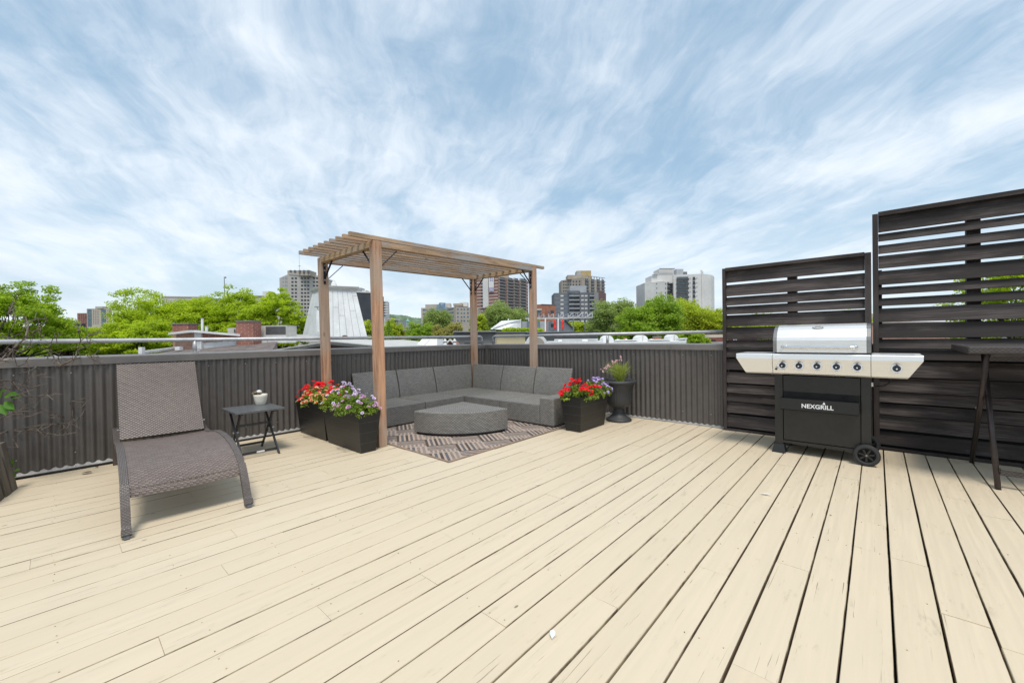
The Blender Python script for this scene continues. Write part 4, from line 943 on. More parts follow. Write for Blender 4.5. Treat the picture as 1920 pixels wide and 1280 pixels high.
M['bwhite'] = simple('white_tower_render', (.68, .66, .63), .8, 0, .08, .06)
M['greypan'] = simple('slate_grey_cladding', (.155, .165, .185), .6, 0, .12, .3)
M['greylt'] = simple('light_grey_cladding', (.38, .39, .41), .6, 0, .1, .3)
M['maroon'] = simple('maroon_cladding', (.17, .075, .075), .7, 0, .1, .3)
M['darkslab'] = simple('charcoal_cladding', (.045, .05, .062), .6, 0, .12, .2)
M['balc'] = simple('grey_balcony_panel', (.25, .245, .24), .6, 0, .1, .5)
M['balcdk'] = simple('dark_balcony_panel', (.09, .09, .095), .5, 0, .2, .5)
M['greywall'] = simple('grey_stucco_wall', (.20, .195, .19), .85, 0, .10, 1.5)
M['yellow'] = simple('pale_yellow_clapboard', (.80, .68, .43), .7, 0, .05, 1)
M['shingle'] = simple('brown_shingle_roof', (.17, .14, .13), .9, 0, .3, 3)
M['palegrey'] = simple('pale_grey_metal_fascia', (.50, .49, .46), .6, 0, .10, 2)
M['brickA'] = brick('chimney_brick', (.36, .115, .075), (.28, .085, .06), (.38, .33, .29))
M['brickB'] = brick('pink_brick', (.50, .25, .175), (.42, .20, .14), (.48, .42, .36))
M['umb'] = simple('red_umbrella_cloth', (.72, .045, .03), .75, 0, .12, 4)
M['acgrille'] = simple('condenser_grille', (.14, .14, .145), .6, .2, .2, 8)
M['hillgreen'] = simple('wooded_hill', (.12, .18, .105), .95, 0, .4, .02)
M['spire'] = simple('copper_green', (.22, .40, .36), .7)
M['bluemark'] = simple('banner_blue', (.10, .10, .35), .7); M['lilac'] = simple('banner_lilac', (.36, .34, .52), .7)
M['gold'] = simple('ochre_render', (.50, .37, .17), .8, 0, .15, .3)
GZ = -10.0
def plan(px, D): p = atz(px, 0, D); return Vector((p.x, p.y, 0))
def zof(py, D, px=None): return at(px if px is not None else 960, py, D).z
class Bld:
    def __init__(s, name, label, cat, corners, pytop, mat, depth=18, group=None, zb=GZ):
        s.c = [plan(px, D) for px, D in corners]; s.cx = corners
        D0 = min(D for _, D in corners); k = [i for i, c in enumerate(corners) if c[1] == D0][0]
        s.z = at(corners[k][0], pytop, D0).z; s.t = thing(name, label, cat, tuple(s.c[0]), group=group)
        a, b = s.c[0], s.c[-1]; back = [b+cf.xy.to_3d().normalized()*depth, a+cf.xy.to_3d().normalized()*depth]
        poly = s.c+back; mb = MB(); mb.prism([(p.x, p.y, zb) for p in poly], (0, 0, s.z-zb)); mb.build('wall', mat, s.t); s.meshes = {}
    def wall(s, i): return s.c[i], s.c[i+1]
    def loc(s, i, px, py):
        # point where the bearing px,py meets wall i
        a, b = s.wall(i); n = Vector(((b-a).y, -(b-a).x, 0)).normalized(); d = (px-960)/FPX*cr+(640-py)/FPX*cu+cf
        t = n.dot(a-CAM)/n.dot(d); return CAM+d*t
    def feat(s, i, x0, x1, y0, y1, name, mat, out=.12, dep=.1, share=None, parent=None):
        # rectangle seen between bearings x0..x1, y0..y1, standing 'out' proud of wall i
        a, b = s.wall(i); d = (b-a).normalized(); ym = (y0+y1)/2; p = s.loc(i, x0, ym); q = s.loc(i, x1, ym); xm = (x0+x1)/2
        zt = s.loc(i, xm, y0).z; zb = s.loc(i, xm, y1).z; w = (q-p).length; h = zt-zb; key = share and (share, out)
        if key and key in s.meshes: me = s.meshes[key]
        else:
            o = MB().box(0, -out, 0, w, dep, h).build(name, mat, s.t, local=True); me = o.data
            if key: s.meshes[key] = me
            o.location = Vector((p.x, p.y, zb))-Vector(ORG[s.t.name]); o.rotation_euler = (0, 0, math.atan2(d.y, d.x))
            if parent: o.parent = parent; o.location -= Vector((0, 0, 0))
            return o
        o = bpy.data.objects.new(name, me); COL.objects.link(o); o.parent = s.t; o.location = Vector((p.x, p.y, zb))-Vector(ORG[s.t.name]); o.rotation_euler = (0, 0, math.atan2(d.y, d.x)); return o
    def block(s, x0, x1, pytop, D, dep, name, mat):      # extra mass on the roof or beside
        a, b = plan(x0, D), plan(x1, D); f = cf.xy.to_3d().normalized()*dep; z1 = at((x0+x1)/2, pytop, D).z
        mb = MB(); mb.prism([(p.x, p.y, s.z-.3) for p in (a, b, b+f, a+f)], (0, 0, z1-s.z+.3)); return mb.build(name, mat, s.t)

hill = MB(); hp_ = [(640, 600), (700, 590), (724, 587.6), (738, 590), (750, 590.6), (764, 592), (773, 595), (789, 596.5), (840, 600), (900, 606), (960, 615)]
pts = []
for i in range(len(hp_)-1):
    for k in range(8):
        f = k/8; x = hp_[i][0]*(1-f)+hp_[i+1][0]*f; y = hp_[i][1]*(1-f)+hp_[i+1][1]*f; pts.append(at(x, y+random.uniform(-.6, .6), 2400))
a_ = [[p, Vector((p.x, p.y, GZ))-cf*0+Vector((0, 0, 0))] for p in pts]
hill.grid([[p for p in pts], [Vector((p.x, p.y, 0))-cf.xy.to_3d()*260+Vector((0, 0, GZ)) for p in pts]]); hill.grid([[p for p in pts], [Vector((p.x, p.y, GZ))+cf.xy.to_3d()*400 for p in pts]]); ho = hill.build('hills', M['hillgreen']); ho['kind'] = 'structure'

def grid_windows(b, i, xs, ys, w, h, mat, name='window', share='w'):
    for y in ys:
        for x in xs: b.feat(i, x, x+w, y, y+h, name, mat, .06, .05, share)
# far left towers
b = Bld('apartment_tower', 'small far beige tower with glazed corner strips above the trees at left', 'building', [(164, 900), (205, 905)], 578.5, M['beige'], 6)
for x0, x1 in ((164.3, 172), (190, 199)): b.feat(0, x0, x1, 579.5, 612, 'glazing_strip', M['glassgr'], .3, .3)
grid_windows(b, 0, [175, 179, 183, 201], [581+3.1*k for k in range(9)], 1.6, 1.5, M['glassdk'])
b.block(180, 194, 574.5, 902, 12, 'penthouse', M['beige'])
b = Bld('apartment_tower', 'small far brown brick tower just left of the beige tower at left', 'building', [(146, 930), (163.5, 932)], 587, M['brownbrick'], 6)
grid_windows(b, 0, [148, 152, 156, 160], [589+3*k for k in range(6)], 1.8, 1.5, M['glassdk'])
b = Bld('long_building', 'long low grey flat-roofed building rising just above the trees at left', 'building', [(305, 350), (390, 360)], 556, M['concrete'], 20); b.feat(0, 305, 390, 555.6, 557.2, 'roof_edge', M['concrete'], .4, .5)
b = Bld('long_building', 'grey flat-roofed building with a white rooftop box, left of the concrete tower', 'building', [(472, 330), (530, 340)], 555.5, M['concrete'], 20); b.feat(0, 472, 530, 554.5, 556.5, 'roof_edge', M['tan'], .4, .5); b.block(494, 508, 546, 334, 5, 'roof_box', M['bwhite'])
an = thing('radio_mast', 'thin grey mast rising above the trees left of the chimneys', 'mast', tuple(plan(423, 180))); p = plan(423, 180); MB().tube([(p.x, p.y, GZ), (p.x, p.y, at(423, 519, 180).z)], [.22, .16], 6).build('pole', M['greywall'], an); q = at(423, 519, 180); MB().box(q.x-.22, q.y-.22, q.z-.6, q.x+.22, q.y+.22, q.z).build('antenna_head', M['greywall'], an)
# concrete tower
b = Bld('office_tower', 'tall grey concrete tower with a grid of dark windows behind the white mansard turret', 'building', [(526.3, 475), (542, 450), (612, 480)], 514.5, M['concrete'], 25)
ys = [520+6.85*k for k in range(13)]
grid_windows(b, 1, [546.3, 552.7, 564.3, 570.2, 576, 586.7, 592.7, 598.6, 606], ys, 4.1, 3.5, M['glassdk'])
for x in (528.5, 531.4, 534.3, 537.2): 
    for y in ys: b.feat(0, x, x+1.3, y, y+3.6, 'window', M['glassdk'], .06, .05, 'n')
b.feat(1, 542, 612, 514.6, 517.8, 'parapet_band', M['concrete'], .5, .2)
b.block(541.5, 583, 507, 458, 16, 'penthouse', M['tan'])
for x in (545, 553, 562, 570, 578): q = at(x, 507, 457); MB().box(q.x-.9, q.y-.9, q.z-2.6, q.x+.9, q.y+.9, q.z+.3).build('roof_unit', M['greypan'], b.t)
q = at(561.5, 507, 465); MB().tube([q, q+Vector((0, 0, 22))], [.22, .1], 5).build('antenna', M['greylt'], b.t); q2 = at(561.5, 498.5, 465); MB().lathe([(0, -.2), (1.7, 0), (0, .3)], q2, 8).build('antenna_ring', M['greylt'], b.t)
# dark slab and stair tower
b = Bld('office_block', 'charcoal windowless block right of the white mansard turret', 'building', [(664, 200), (697.5, 204)], 547.5, M['darkslab'], 20); b.feat(0, 664, 697, 546.6, 548.6, 'roof_edge', M['bwhite'], .2, .3); b.block(669, 679, 539.5, 203, 5, 'roof_plant', M['greylt']); b.block(680, 688, 544, 203, 5, 'roof_plant', M['bwhite'])
b = Bld('apartment_tower', 'slim white tower with stacked balconies beside the near cedar post', 'building', [(708, 420), (723, 424)], 564, M['bwhite'], 15)
for k in range(6): b.feat(0, 715, 727, 564.5+4.7*k, 566.3+4.7*k, 'balcony', M['bwhite'], 1.6, .2, 'b'); b.feat(0, 717, 722.5, 566.8+4.7*k, 568.8+4.7*k, 'window', M['glassdk'], .08, .05, 'w')
# low grey roofs
b = Bld('low_building', 'low grey building with an overhanging flat roof in front of the hill', 'building', [(728, 150), (746, 153)], 600, M['greylt'], 12); b.feat(0, 726, 748, 597.5, 600, 'roof_edge', M['concrete'], .8, 1); b.feat(0, 731, 742, 602, 609, 'window_band', M['glassdk'], .06, .05)
b = Bld('low_building', 'low grey metal-roofed hall with a small green cupola in front of the hill', 'building', [(747, 165), (783, 170)], 604.5, M['greylt'], 14); q = at(764.6, 604.5, 168); MB().lathe([(.75, -1), (.75, .5), (.95, .55), (.3, 1.2), (.05, 2.1)], q, 8).build('cupola', M['spire'], b.t); b.feat(0, 748.5, 751.5, 607, 614, 'window_band', M['orbrick'], .05, .05); b.feat(0, 754, 758, 614.5, 618, 'doorway', M['glassdk'], .05, .05)
b = Bld('low_building', 'low orange-brown roofed building between the trees behind the handrail', 'building', [(735, 90), (770, 92)], 619.5, M['orbrick'], 10); b.feat(0, 735, 770, 618.5, 620, 'roof_edge', M['greylt'], .2, .2)
# office building with glass pyramid
b = Bld('office_building', 'beige office block with rows of square windows and a blue glass pyramid roof', 'building', [(836.5, 236), (855.5, 220), (897, 232)], 574.6, M['beige'], 22, group=None)
grid_windows(b, 1, [857, 863.8, 869, 875.8, 884, 890], [578, 585.3, 592.4, 599.6], 3.0, 3.2, M['glassbl'])
for y in (578.2, 585.4, 592.5, 599.6): b.feat(0, 838, 850.5, y, y+2.6, 'window_band', M['glassbl'], .06, .05)
wl = [plan(790.6, 240), plan(838, 241)]; f_ = cf.xy.to_3d().normalized()*20; zt = at(800, 577, 240).z
MB().prism([(p.x, p.y, GZ) for p in (wl[0], wl[1], wl[1]+f_, wl[0]+f_)], (0, 0, zt-GZ)).build('wing', M['beige'], b.t)
b2 = b.c; b.c = wl
for y in (579.5, 587, 594.5, 602):
    for x in (792.6, 797.5, 804.5, 809.5): b.feat(0, x, x+4.3, y, y+2.8, 'window', M['glassbl'], .06, .05, 'wb')
b.c = b2; b.z = zt; b.block(798.5, 821, 570.6, 241, 12, 'penthouse', M['beige']); b.block(851, 868, 568.8, 226, 8, 'penthouse', M['tan']); b.block(862.5, 877, 566.4, 230, 8, 'penthouse', M['bwhite']); b.block(836, 845, 568.5, 238, 6, 'roof_plant', M['concrete'])
A = [at(816, 580.5, 238), at(841, 580, 236)]; Bk = [p+cf*8 for p in A]; ap = at(824.6, 567, 241); ap2 = at(835, 567.4, 241)
MB().add([A[0], A[1], Bk[1], Bk[0], ap, ap2], [(0, 1, 5, 4), (1, 2, 5), (3, 0, 4), (2, 3, 4, 5)]).build('glass_pyramid', M['glassbl'], b.t)
MB().add([at(812, 583.5, 237), at(832.5, 583, 236), at(824.6, 566.8, 239.5)], [(0, 1, 2)]).build('pyramid_gable', M['glassgr'], b.t)
# brick balcony tower
b = Bld('apartment_tower', 'red brick apartment tower with stacked balconies and a white banner, between the rear cedar posts', 'building', [(888, 380), (934, 368), (991.5, 405)], 518.3, M['brownbrick'], 20)
b.feat(0, 906, 916, 512, 577, 'stair_shaft', M['bwhite'], .8, .3)
b.block(931, 956, 513.5, 385, 10, 'penthouse', M['tan'])
for k in range(11):
    y = 523+5.9*k; b.feat(0, 893, 905.8, y, y+1.1, 'floor_band', M['bwhite'], .10, .05, 'fa'); b.feat(0, 916.2, 933.5, y, y+1.1, 'floor_band', M['bwhite'], .10, .05, 'fb')
    if k: b.feat(0, 902, 905.5, y-4.2, y-.6, 'window', M['glassdk'], .06, .05, 'fw')
    for j, (x0, x1) in enumerate(((935, 947), (950.5, 961.5), (963, 972), (974.5, 985.5))):
        yy = 519.5+5.65*k+.055*(x0-934)*1.2
        b.feat(1, x0, x1, yy+3.3, yy+5.0, 'balcony', M['balc'], 1.5, .1, 'bal%d' % j); b.feat(1, x0+.5, x1-.5, yy+.2, yy+3.2, 'recess', M['glassdk'], .05, .05, 'rec%d' % j); b.feat(1, x0-.5, x0+1.8, yy, yy+5.4, 'pier', M['tan'], .6, .1, 'pier%d' % j)
    b.feat(1, 986.5, 991, 522.5+5.7*k, 523.6+5.7*k, 'floor_band', M['bwhite'], .1, .05, 'fc')
bn_ = b.feat(0, 917.5, 926.8, 519, 547, 'banner', M['white'], .95, -.86)
b.feat(0, 917.6, 926.7, 539, 546.9, 'banner_panel', M['lilac'], 1.0, -.955)
for x0, y0 in ((919.6, 520.5), (922.8, 520.5), (919.6, 524.6), (922.8, 524.6)):
    b.feat(0, x0, x0+.7, y0, y0+2.6, 'banner_mark', M['bluemark'], 1.0, -.955); b.feat(0, x0+1.3, x0+2.0, y0+.3, y0+2.9, 'banner_mark', M['bluemark'], 1.0, -.955); b.feat(0, x0+.5, x0+1.7, y0+.9, y0+1.5, 'banner_mark', M['bluemark'], 1.02, -.975)
for y in (540.6, 543.2): b.feat(0, 919.2, 925.2, y, y+.9, 'banner_line', M['white'], 1.02, -.975)
# brick low
b = Bld('brick_building', 'low orange brick building between the right cedar post and the grey apartment block', 'building', [(1000, 158), (1015, 156), (1043, 160)], 570.4, M['orbrick'], 12)
b.feat(1, 1027, 1032, 582.5, 586.5, 'window', M['greypan'], .05, .05); b.feat(1, 1032.5, 1038.5, 582, 587.5, 'window', M['glassdk'], .05, .05); b.feat(1, 1015, 1043, 570.4, 571.4, 'coping', M['greypan'], .15, .05); b.feat(1, 1023.6, 1025, 576, 590, 'downpipe', M['orbrick'], .3, .05)
b.feat(0, 1006, 1014, 582, 590, 'glazing', M['glassgr'], .3, .2); b.feat(0, 1004, 1015, 579.4, 581.6, 'roof_edge', M['bwhite'], .8, .3)
# beige tower behind
b = Bld('apartment_tower', 'beige apartment tower with an ochre rooftop block, rising behind the grey block', 'building', [(1053.8, 352), (1093, 335), (1135, 360)], 520, M['tan'], 18)
b.block(1066, 1096, 515.5, 343, 12, 'upper_storeys', M['tan']); b.block(1083.5, 1110, 507.5, 346, 10, 'penthouse', M['gold']); b.block(1083.3, 1091, 509.5, 344, 4, 'roof_plant', M['greylt'])
for k in range(9):
    y = 526.5+5.9*k
    for x in (1056, 1060, 1064, 1068.5, 1074, 1079.5, 1085.5): b.feat(0, x, x+2.4, y, y+2.6, 'window', M['glassdk'], .05, .05, 'w')
    for x0, x1 in ((1097, 1103), (1108, 1113.5), (1119, 1124), (1128, 1132.5)):
        b.feat(1, x0, x1, y-4.5+.06*(x0-1093), y-1.6+.06*(x0-1093), 'recess', M['glassdk'], .05, .05, 'r%d' % x0); b.feat(1, x0-.3, x1+.3, y-1.5+.06*(x0-1093), y+.1+.06*(x0-1093), 'balcony', M['balc'], 1.2, .05, 'b%d' % x0)
for k in range(8): q = at(1094+k*5, 516+.7*k, 336+3*k); MB().box(q.x-.25, q.y-.25, q.z-3, q.x+.25, q.y+.25, q.z).build('roof_frame_post', M['greylt'], b.t)
MB().bar(at(1094, 516, 336), at(1134, 521.5, 360), .5, .5).build('roof_frame', M['greylt'], b.t)
# grey block
b = Bld('apartment_block', 'slate grey apartment block with balcony bays and a maroon end wall', 'building', [(1040.3, 272), (1123, 270), (1136.5, 292)], 547.5, M['greypan'], 18)
b.block(1070.5, 1101, 535.5, 280, 8, 'penthouse', M['greylt']); b.block(1066.5, 1087.5, 545, 271, 6, 'bay_parapet', M['greypan'])
b.feat(1, 1123.2, 1136.4, 547, 640, 'end_wall', M['maroon'], .15, .05); b.feat(0, 1114.5, 1122.8, 547.3, 640, 'end_pier', M['balc'], .2, .05)
for k in range(8):
    y = 552.3+7.85*k
    for x, w in ((1051, 5.6), (1060.5, 3.2), (1089.5, 5), (1096.5, 5)): b.feat(0, x, x+w, y+1, y+3.6, 'window', M['glassbl'] if w < 4 else M['bwhite'], .06, .05, 'w%d' % x)
    for x0, x1 in ((1067, 1086.6), (1105.2, 1113.6)):
        b.feat(0, x0, x1, y-1.4, y+3.2, 'recess', M['glassdk'], .05, .05, 'r%d' % x0); b.feat(0, x0+.6, (x0+x1)/2-.4, y-.6, y+2.6, 'glazed_door', M['glassgr'], .12, -.06, 'gd%d' % x0); b.feat(0, x0, x1, y+3.3, y+4.5, 'balcony', M['balcdk'], 1.3, .05, 'b%d' % x0); b.feat(0, x0, x1, y+1.4, y+3.3, 'balustrade', M['greylt'], 1.3, -1.22, 'bb%d' % x0)
    b.feat(0, 1040.5, 1066, y+6.4, y+6.8, 'joint', M['greylt'], .03, .02, 'jt')
for x in (1066.4, 1086.9, 1104.6): b.feat(0, x, x+.9, 546, 640, 'bay_fin', M['greypan'], 1.4, .1)
# white tower
b = Bld('apartment_tower', 'white apartment tower with dark balconies and a rounded right end, above the right-hand trees', 'building', [(1264, 262), (1319, 260), (1334, 264), (1340.5, 272)], 513.6, M['bwhite'], 22)
for k in range(7):
    y = 521.3+8.35*k
    b.feat(0, 1268.6, 1290.4, y-2.5, y+1.2, 'recess', M['glassgr'], .05, .05, 'r'); b.feat(0, 1268.2, 1290.8, y+1.0, y+4.3, 'balcony', M['balcdk'], 1.5, .05, 'b')
    b.feat(0, 1298.8, 1303.4, y-2.2, y+3.6, 'recess', M['glassdk'], .06, .05, 'r2'); b.feat(0, 1298.5, 1303.7, y+1.2, y+2.8, 'balcony', M['balcdk'], .9, .05, 'b2')
    b.feat(0, 1293.5, 1294.7, y, y+1.6, 'window', M['glassdk'], .06, .05, 's'); b.feat(0, 1306, 1307.3, y-.5, y+1.2, 'window', M['glassdk'], .06, .05, 's')
b.feat(0, 1316, 1319, 509, 640, 'corner_pier', M['bwhite'], .4, .2); b.block(1270, 1283, 504.5, 268, 6, 'penthouse', M['greylt']); b.block(1284, 1290, 509.5, 268, 4, 'roof_plant', M['greypan'])
q = at(1315, 508, 266); MB().lathe([(.5, -2), (.5, .4), (.9, .5), (.2, 1.3)], q, 8).build('roof_vent', M['bwhite'], b.t)
b = Bld('apartment_tower', 'lower white tower wing with a side column of balconies, left of the rounded white tower', 'building', [(1210.2, 262), (1246, 255), (1264, 270)], 527, M['bwhite'], 18)
b.block(1223, 1265, 516.5, 263, 12, 'upper_storeys', M['bwhite']); b.z += 4; b.block(1237, 1265, 504.2, 264, 10, 'penthouse', M['bwhite']); 
for x0, x1, y in ((1223, 1233, 515), (1236.5, 1265.5, 503.6)): MB().bar(at(x0, y, 262), at(x1, y, 262), .8, .35).build('roof_edge', M['greypan'], b.t)
for k in range(6):
    y = 531+8.3*k; b.feat(1, 1251.2, 1259.2, y-1.5, y+3.8, 'recess', M['glassdk'], .05, .05, 'r'); b.feat(1, 1250.8, 1259.6, y+1.6, y+3.4, 'balcony', M['balcdk'], 1.2, .05, 'b')
    for x in (1230.5, 1247.2): b.feat(0 if x < 1246 else 1, x, x+1.6, y, y+2.0, 'window', M['glassdk'], .06, .05, 'w%d' % (x < 1246))

# ------------------------------------------------------------------ near roofs: turret
TD = 20.0
tu = thing('mansard_turret', 'white painted metal mansard turret with leaning seamed sides behind the left cedar posts', 'roof turret', tuple(plan(625, TD)))
bs = [at(565, 640, 21.6), at(597, 640, 19.4), at(690.5, 640, 20.4)]; tp = [at(586, 543.5, 21.3), at(606, 543.5, 19.9), at(667.5, 543.5, 20.6)]
zb_ = bs[1].z; zt_ = tp[1].z
for p in bs: p.z = zb_
for p in tp: p.z = zt_
def away(p, L_, k): d = (p-CAM); d.z = 0; return p+d.normalized()*L_+(bs[1]-bs[2]).normalized()*k
bs4 = bs+[away(bs[2], 2.8, .35), away(bs[0], 1.4, -.2)]; tp4 = tp+[away(tp[2], 1.7, .30), away(tp[0], .9, -.15)]
n = 5; MB().add(bs4+tp4, [tuple(range(n))[::-1], tuple(range(n, 2*n))]+[(i, (i+1) % n, n+(i+1) % n, n+i) for i in range(n)]).build('core', M['greylt'], tu)
def sheets(b0, b1, t0, t1, k, rows):
    nn_ = ((b1-b0).cross(t0-b0)).normalized(); nn_ = nn_ if nn_.dot(CAM-b0) > 0 else -nn_
    for i in range(k):
        cut = [0]+rows[i % len(rows)]+[1]
        for a, c_ in zip(cut[:-1], cut[1:]):
            f0, f1 = i/k+.005, (i+1)/k-.005
            P_ = lambda f, h: (b0.lerp(b1, f)).lerp(t0.lerp(t1, f), h)
            q = [P_(f0, a+.003), P_(f1, a+.003), P_(f1, c_-.004), P_(f0, c_-.004)]; off = nn_*(.012+.006*random.random())
            mb = MB(); mb.prism([p+off for p in q], -off*1.2); mb.build('panel', M['dirtywhite'], tu)
sheets(bs[0], bs[1], tp[0], tp[1], 4, [[.55], [], [.7]]); sheets(bs[1], bs[2], tp[1], tp[2], 7, [[.32], [.8, .1], [.66], [.5], [.62, .2], [.6], [.9]])
cc_ = sum(tp4, Vector())/5
def ringat(sc, z): return [Vector((cc_.x+(p.x-cc_.x)*sc, cc_.y+(p.y-cc_.y)*sc, z)) for p in tp4]
mb = MB(); rr_ = [ringat(1.0, zt_-.06), ringat(1.04, zt_), ringat(1.04, zt_+.06), ringat(1.10, zt_+.10), ringat(1.13, zt_+.19), ringat(1.13, zt_+.21), ringat(.3, zt_+.30)]
mb.add([v for r_ in rr_ for v in r_], [(i*5+k, i*5+(k+1) % 5, (i+1)*5+(k+1) % 5, (i+1)*5+k) for i in range(6) for k in range(5)]+[tuple(range(30, 35))]); mb.build('cornice', M['palegrey'], tu)
q = at(626, 533, 20.6); MB().lathe([(.16, -.12), (.13, .02), (.07, .14), (.05, .2), (0, .2)], q, 10).build('finial', M['dirtywhite'], tu)
p0 = at(563, 628, 19.2); MB().bar(at(556, 633, 19.3), at(606, 633, 18.9), .5, .30).build('base_ledge', M['dirtywhite'], tu); MB().bar(at(604, 634, 18.9), at(697, 640, 20), .3, .16).build('base_ledge', M['dirtywhite'], tu)
vp = thing('roof_vent', 'white capped vent stack in front of the mansard turret, beside a cedar post', 'vent', tuple(plan(597, 18.4)))
MB().tube([at(597.5, 622, 18.4), at(597.5, 582, 18.4)], .115, 12).build('pipe', M['white'], vp); MB().bar(at(591, 575.8, 18.4), at(604, 575.8, 18.4), .2, .02).build('vent_cap', M['acgrille'], vp); MB().tube([at(595, 576, 18.4), at(597, 582, 18.4)], .012, 5).build('cap_stay', M['acgrille'], vp); MB().tube([at(600.5, 576, 18.4), at(598, 582, 18.4)], .012, 5).build('cap_stay', M['acgrille'], vp)
rv = thing('roof_vent', 'small rusty round vent at the foot of the mansard turret', 'vent', tuple(plan(647, 18.5))); q = at(646.5, 632, 18.5); MB().lathe([(.13, -.1), (.13, .02), (.09, .08), (0, .1)], q, 12).build('dome', simple('rust', (.16, .06, .045), .8), rv, smooth=True)

# neighbour gable roof directly beyond the left parapet
nh = thing('neighbour_house', 'neighbouring gabled house roof with pale fascia and red brick gable just beyond the left parapet', 'house', tuple(plan(620, 12)), kind=None)
def strip(pts_, dz, dep, name, mat, par, D):
    P_ = [at(x, y, D) for x, y in pts_]; fwd = cf.xy.to_3d().normalized()*dep
    mb = MB(); n = len(P_); vs = P_+[p-Vector((0, 0, dz)) for p in P_]+[p+fwd for p in P_]+[p+fwd-Vector((0, 0, dz)) for p in P_]; fs = []
    for i in range(n-1): fs += [(n+i, n+i+1, i+1, i), (i, i+1, 2*n+i+1, 2*n+i), (2*n+i, 2*n+i+1, 3*n+i+1, 3*n+i), (n+i, 3*n+i, 3*n+i+1, n+i+1)]
    fs += [(0, 2*n, 3*n, n), (n-1, 2*n-1, 4*n-1, 3*n-1)]
    mb.add(vs, fs); return mb.build(name, mat, par)
gp = [(300, 694), (420, 671), (548, 651.5), (618, 640.5), (700, 648.5), (800, 661), (900, 672)]
P_ = [at(x, y+6, 12.5) for x, y in gp]; mb = MB(); mb.prism(P_+[Vector((P_[-1].x, P_[-1].y, GZ)), Vector((P_[0].x, P_[0].y, GZ))], cf.xy.to_3d()*.3); mb.build('gable_wall', simple('dark_red_brick', (.24, .075, .05), .9, 0, .2, 3), nh)
strip(gp, .075, 1.0, 'fascia_board', M['palegrey'], nh, 12.1); strip([(x, y-1.6) for x, y in gp], .03, 8, 'roof', M['palegrey'], nh, 12.0)
strip([(x, y+4.6) for x, y in gp], .05, .35, 'bed_moulding', M['greywall'], nh, 12.25)
# second roof, shingled, rising to the chimneys at left
nr = thing('neighbour_house', 'neighbouring brown shingled roof with white eaves carrying the brick chimneys at left', 'house', tuple(plan(370, 13)))
Q = [at(262, 667, 14.0), at(505, 664, 12.9), at(520, 640.5, 16.5), at(353, 650.5, 16.2)]; mb = MB(); mb.add(Q+[p-Vector((0, 0, .3)) for p in Q], [(0, 1, 2, 3), (0, 4, 5, 1), (1, 5, 6, 2), (2, 6, 7, 3), (3, 7, 4, 0), (7, 6, 5, 4)]); mb.build('roof', M['shingle'], nr)
a1, a2 = Q[0], Q[1]; mb = MB(); pb = [Vector((p.x, p.y, p.z-.3)) for p in Q]; mb.add(pb+[Vector((p.x, p.y, GZ)) for p in pb], [(0, 1, 5, 4), (1, 2, 6, 5), (2, 3, 7, 6), (3, 0, 4, 7)]); mb.build('wall', M['brickB'], nr)
MB().bar(at(266, 660.5, 13.9), at(357, 648.8, 16.3), .10, .085).build('eave_board', M['white'], nr)
MB().bar(at(265.7, 672, 13.8), at(265.7, 650.5, 13.8), .12, .12, up=cf).build('eave_post', M['white'], nr)
q = at(336, 654, 14.9); MB().bar(at(331, 653, 14.9), at(340, 653, 14.9), .16, .12).build('eave_bracket', M['white'], nr); MB().bar(at(368.5, 657, 14.6), at(372.5, 657, 14.6), .16, .17).build('eave_bracket', M['white'], nr)
# fire wall
fw = thing('fire_wall', 'pink and orange brick fire wall with white coping between the two brick chimneys', 'brick wall', tuple(plan(365, 15.6)))
def seg(x0, y0, x1, y1, ybot, D0, D1, th, name, mat, par):
    A, B_ = at(x0, y0, D0), at(x1, y1, D1); zb = at((x0+x1)/2, ybot, (D0+D1)/2).z; f = cf.xy.to_3d().normalized()*th
    mb = MB(); mb.add([A, B_, Vector((B_.x, B_.y, zb)), Vector((A.x, A.y, zb))]+[p+f for p in (A, B_, Vector((B_.x, B_.y, zb)), Vector((A.x, A.y, zb)))], [(0, 3, 2, 1), (4, 5, 6, 7), (0, 1, 5, 4), (1, 2, 6, 5), (2, 3, 7, 6), (3, 0, 4, 7)]); return mb.build(name, mat, par)
seg(323.8, 627, 363.8, 624, 668, 16, 15.4, .25, 'wall', M['brickB'], fw); seg(364, 622.5, 376.8, 622.5, 668, 15.3, 15.25, .3, 'pilaster', M['dirtywhite'], fw); seg(377, 625, 450, 630.5, 640.5, 15.3, 16.0, .22, 'wall', M['brickA'], fw)
seg(377, 640, 500, 636, 653, 15.35, 16.4, .25, 'render_band', M['dirtywhite'], fw)
MB().bar(at(325, 625.5, 15.8), at(365, 621, 15.2), .34, .08).build('coping', M['white'], fw); MB().bar(at(365, 621, 15.2), at(451, 628.3, 15.9), .34, .08).build('coping', M['white'], fw)
def chimney(label, x0, x1, yt, yb, D, dep, mat=None):
    c = thing('chimney', label, 'chimney', tuple(plan((x0+x1)/2, D))); a, b_ = plan(x0, D), plan(x1, D); f = cf.xy.to_3d().normalized()*dep; z1 = at(x0, yt, D).z; z0 = at(x0, yb, D).z
    mb = MB(); mb.prism([(p.x, p.y, z0-.6) for p in (a, b_, b_+f, a+f)], (0, 0, z1-z0+.6-.04)); o = mb.build('stack', mat or M['brickA'], c)
    e = (b_-a).normalized()*.025; g_ = f.normalized()*.025; mb = MB(); mb.prism([(p.x, p.y, z1-.04) for p in (a-e-g_, b_+e-g_, b_+e+f+g_, a-e+f+g_)], (0, 0, .05)); mb.build('cap_slab', M['greywall'], c); return c
chimney('shorter brick chimney at the left end of the fire wall', 323.6, 353.6, 606.5, 624, 16.2, .5)
c2 = chimney('taller red brick chimney between the small and the large rooftop condenser', 443.5, 475.5, 601.5, 634, 15.8, .5)
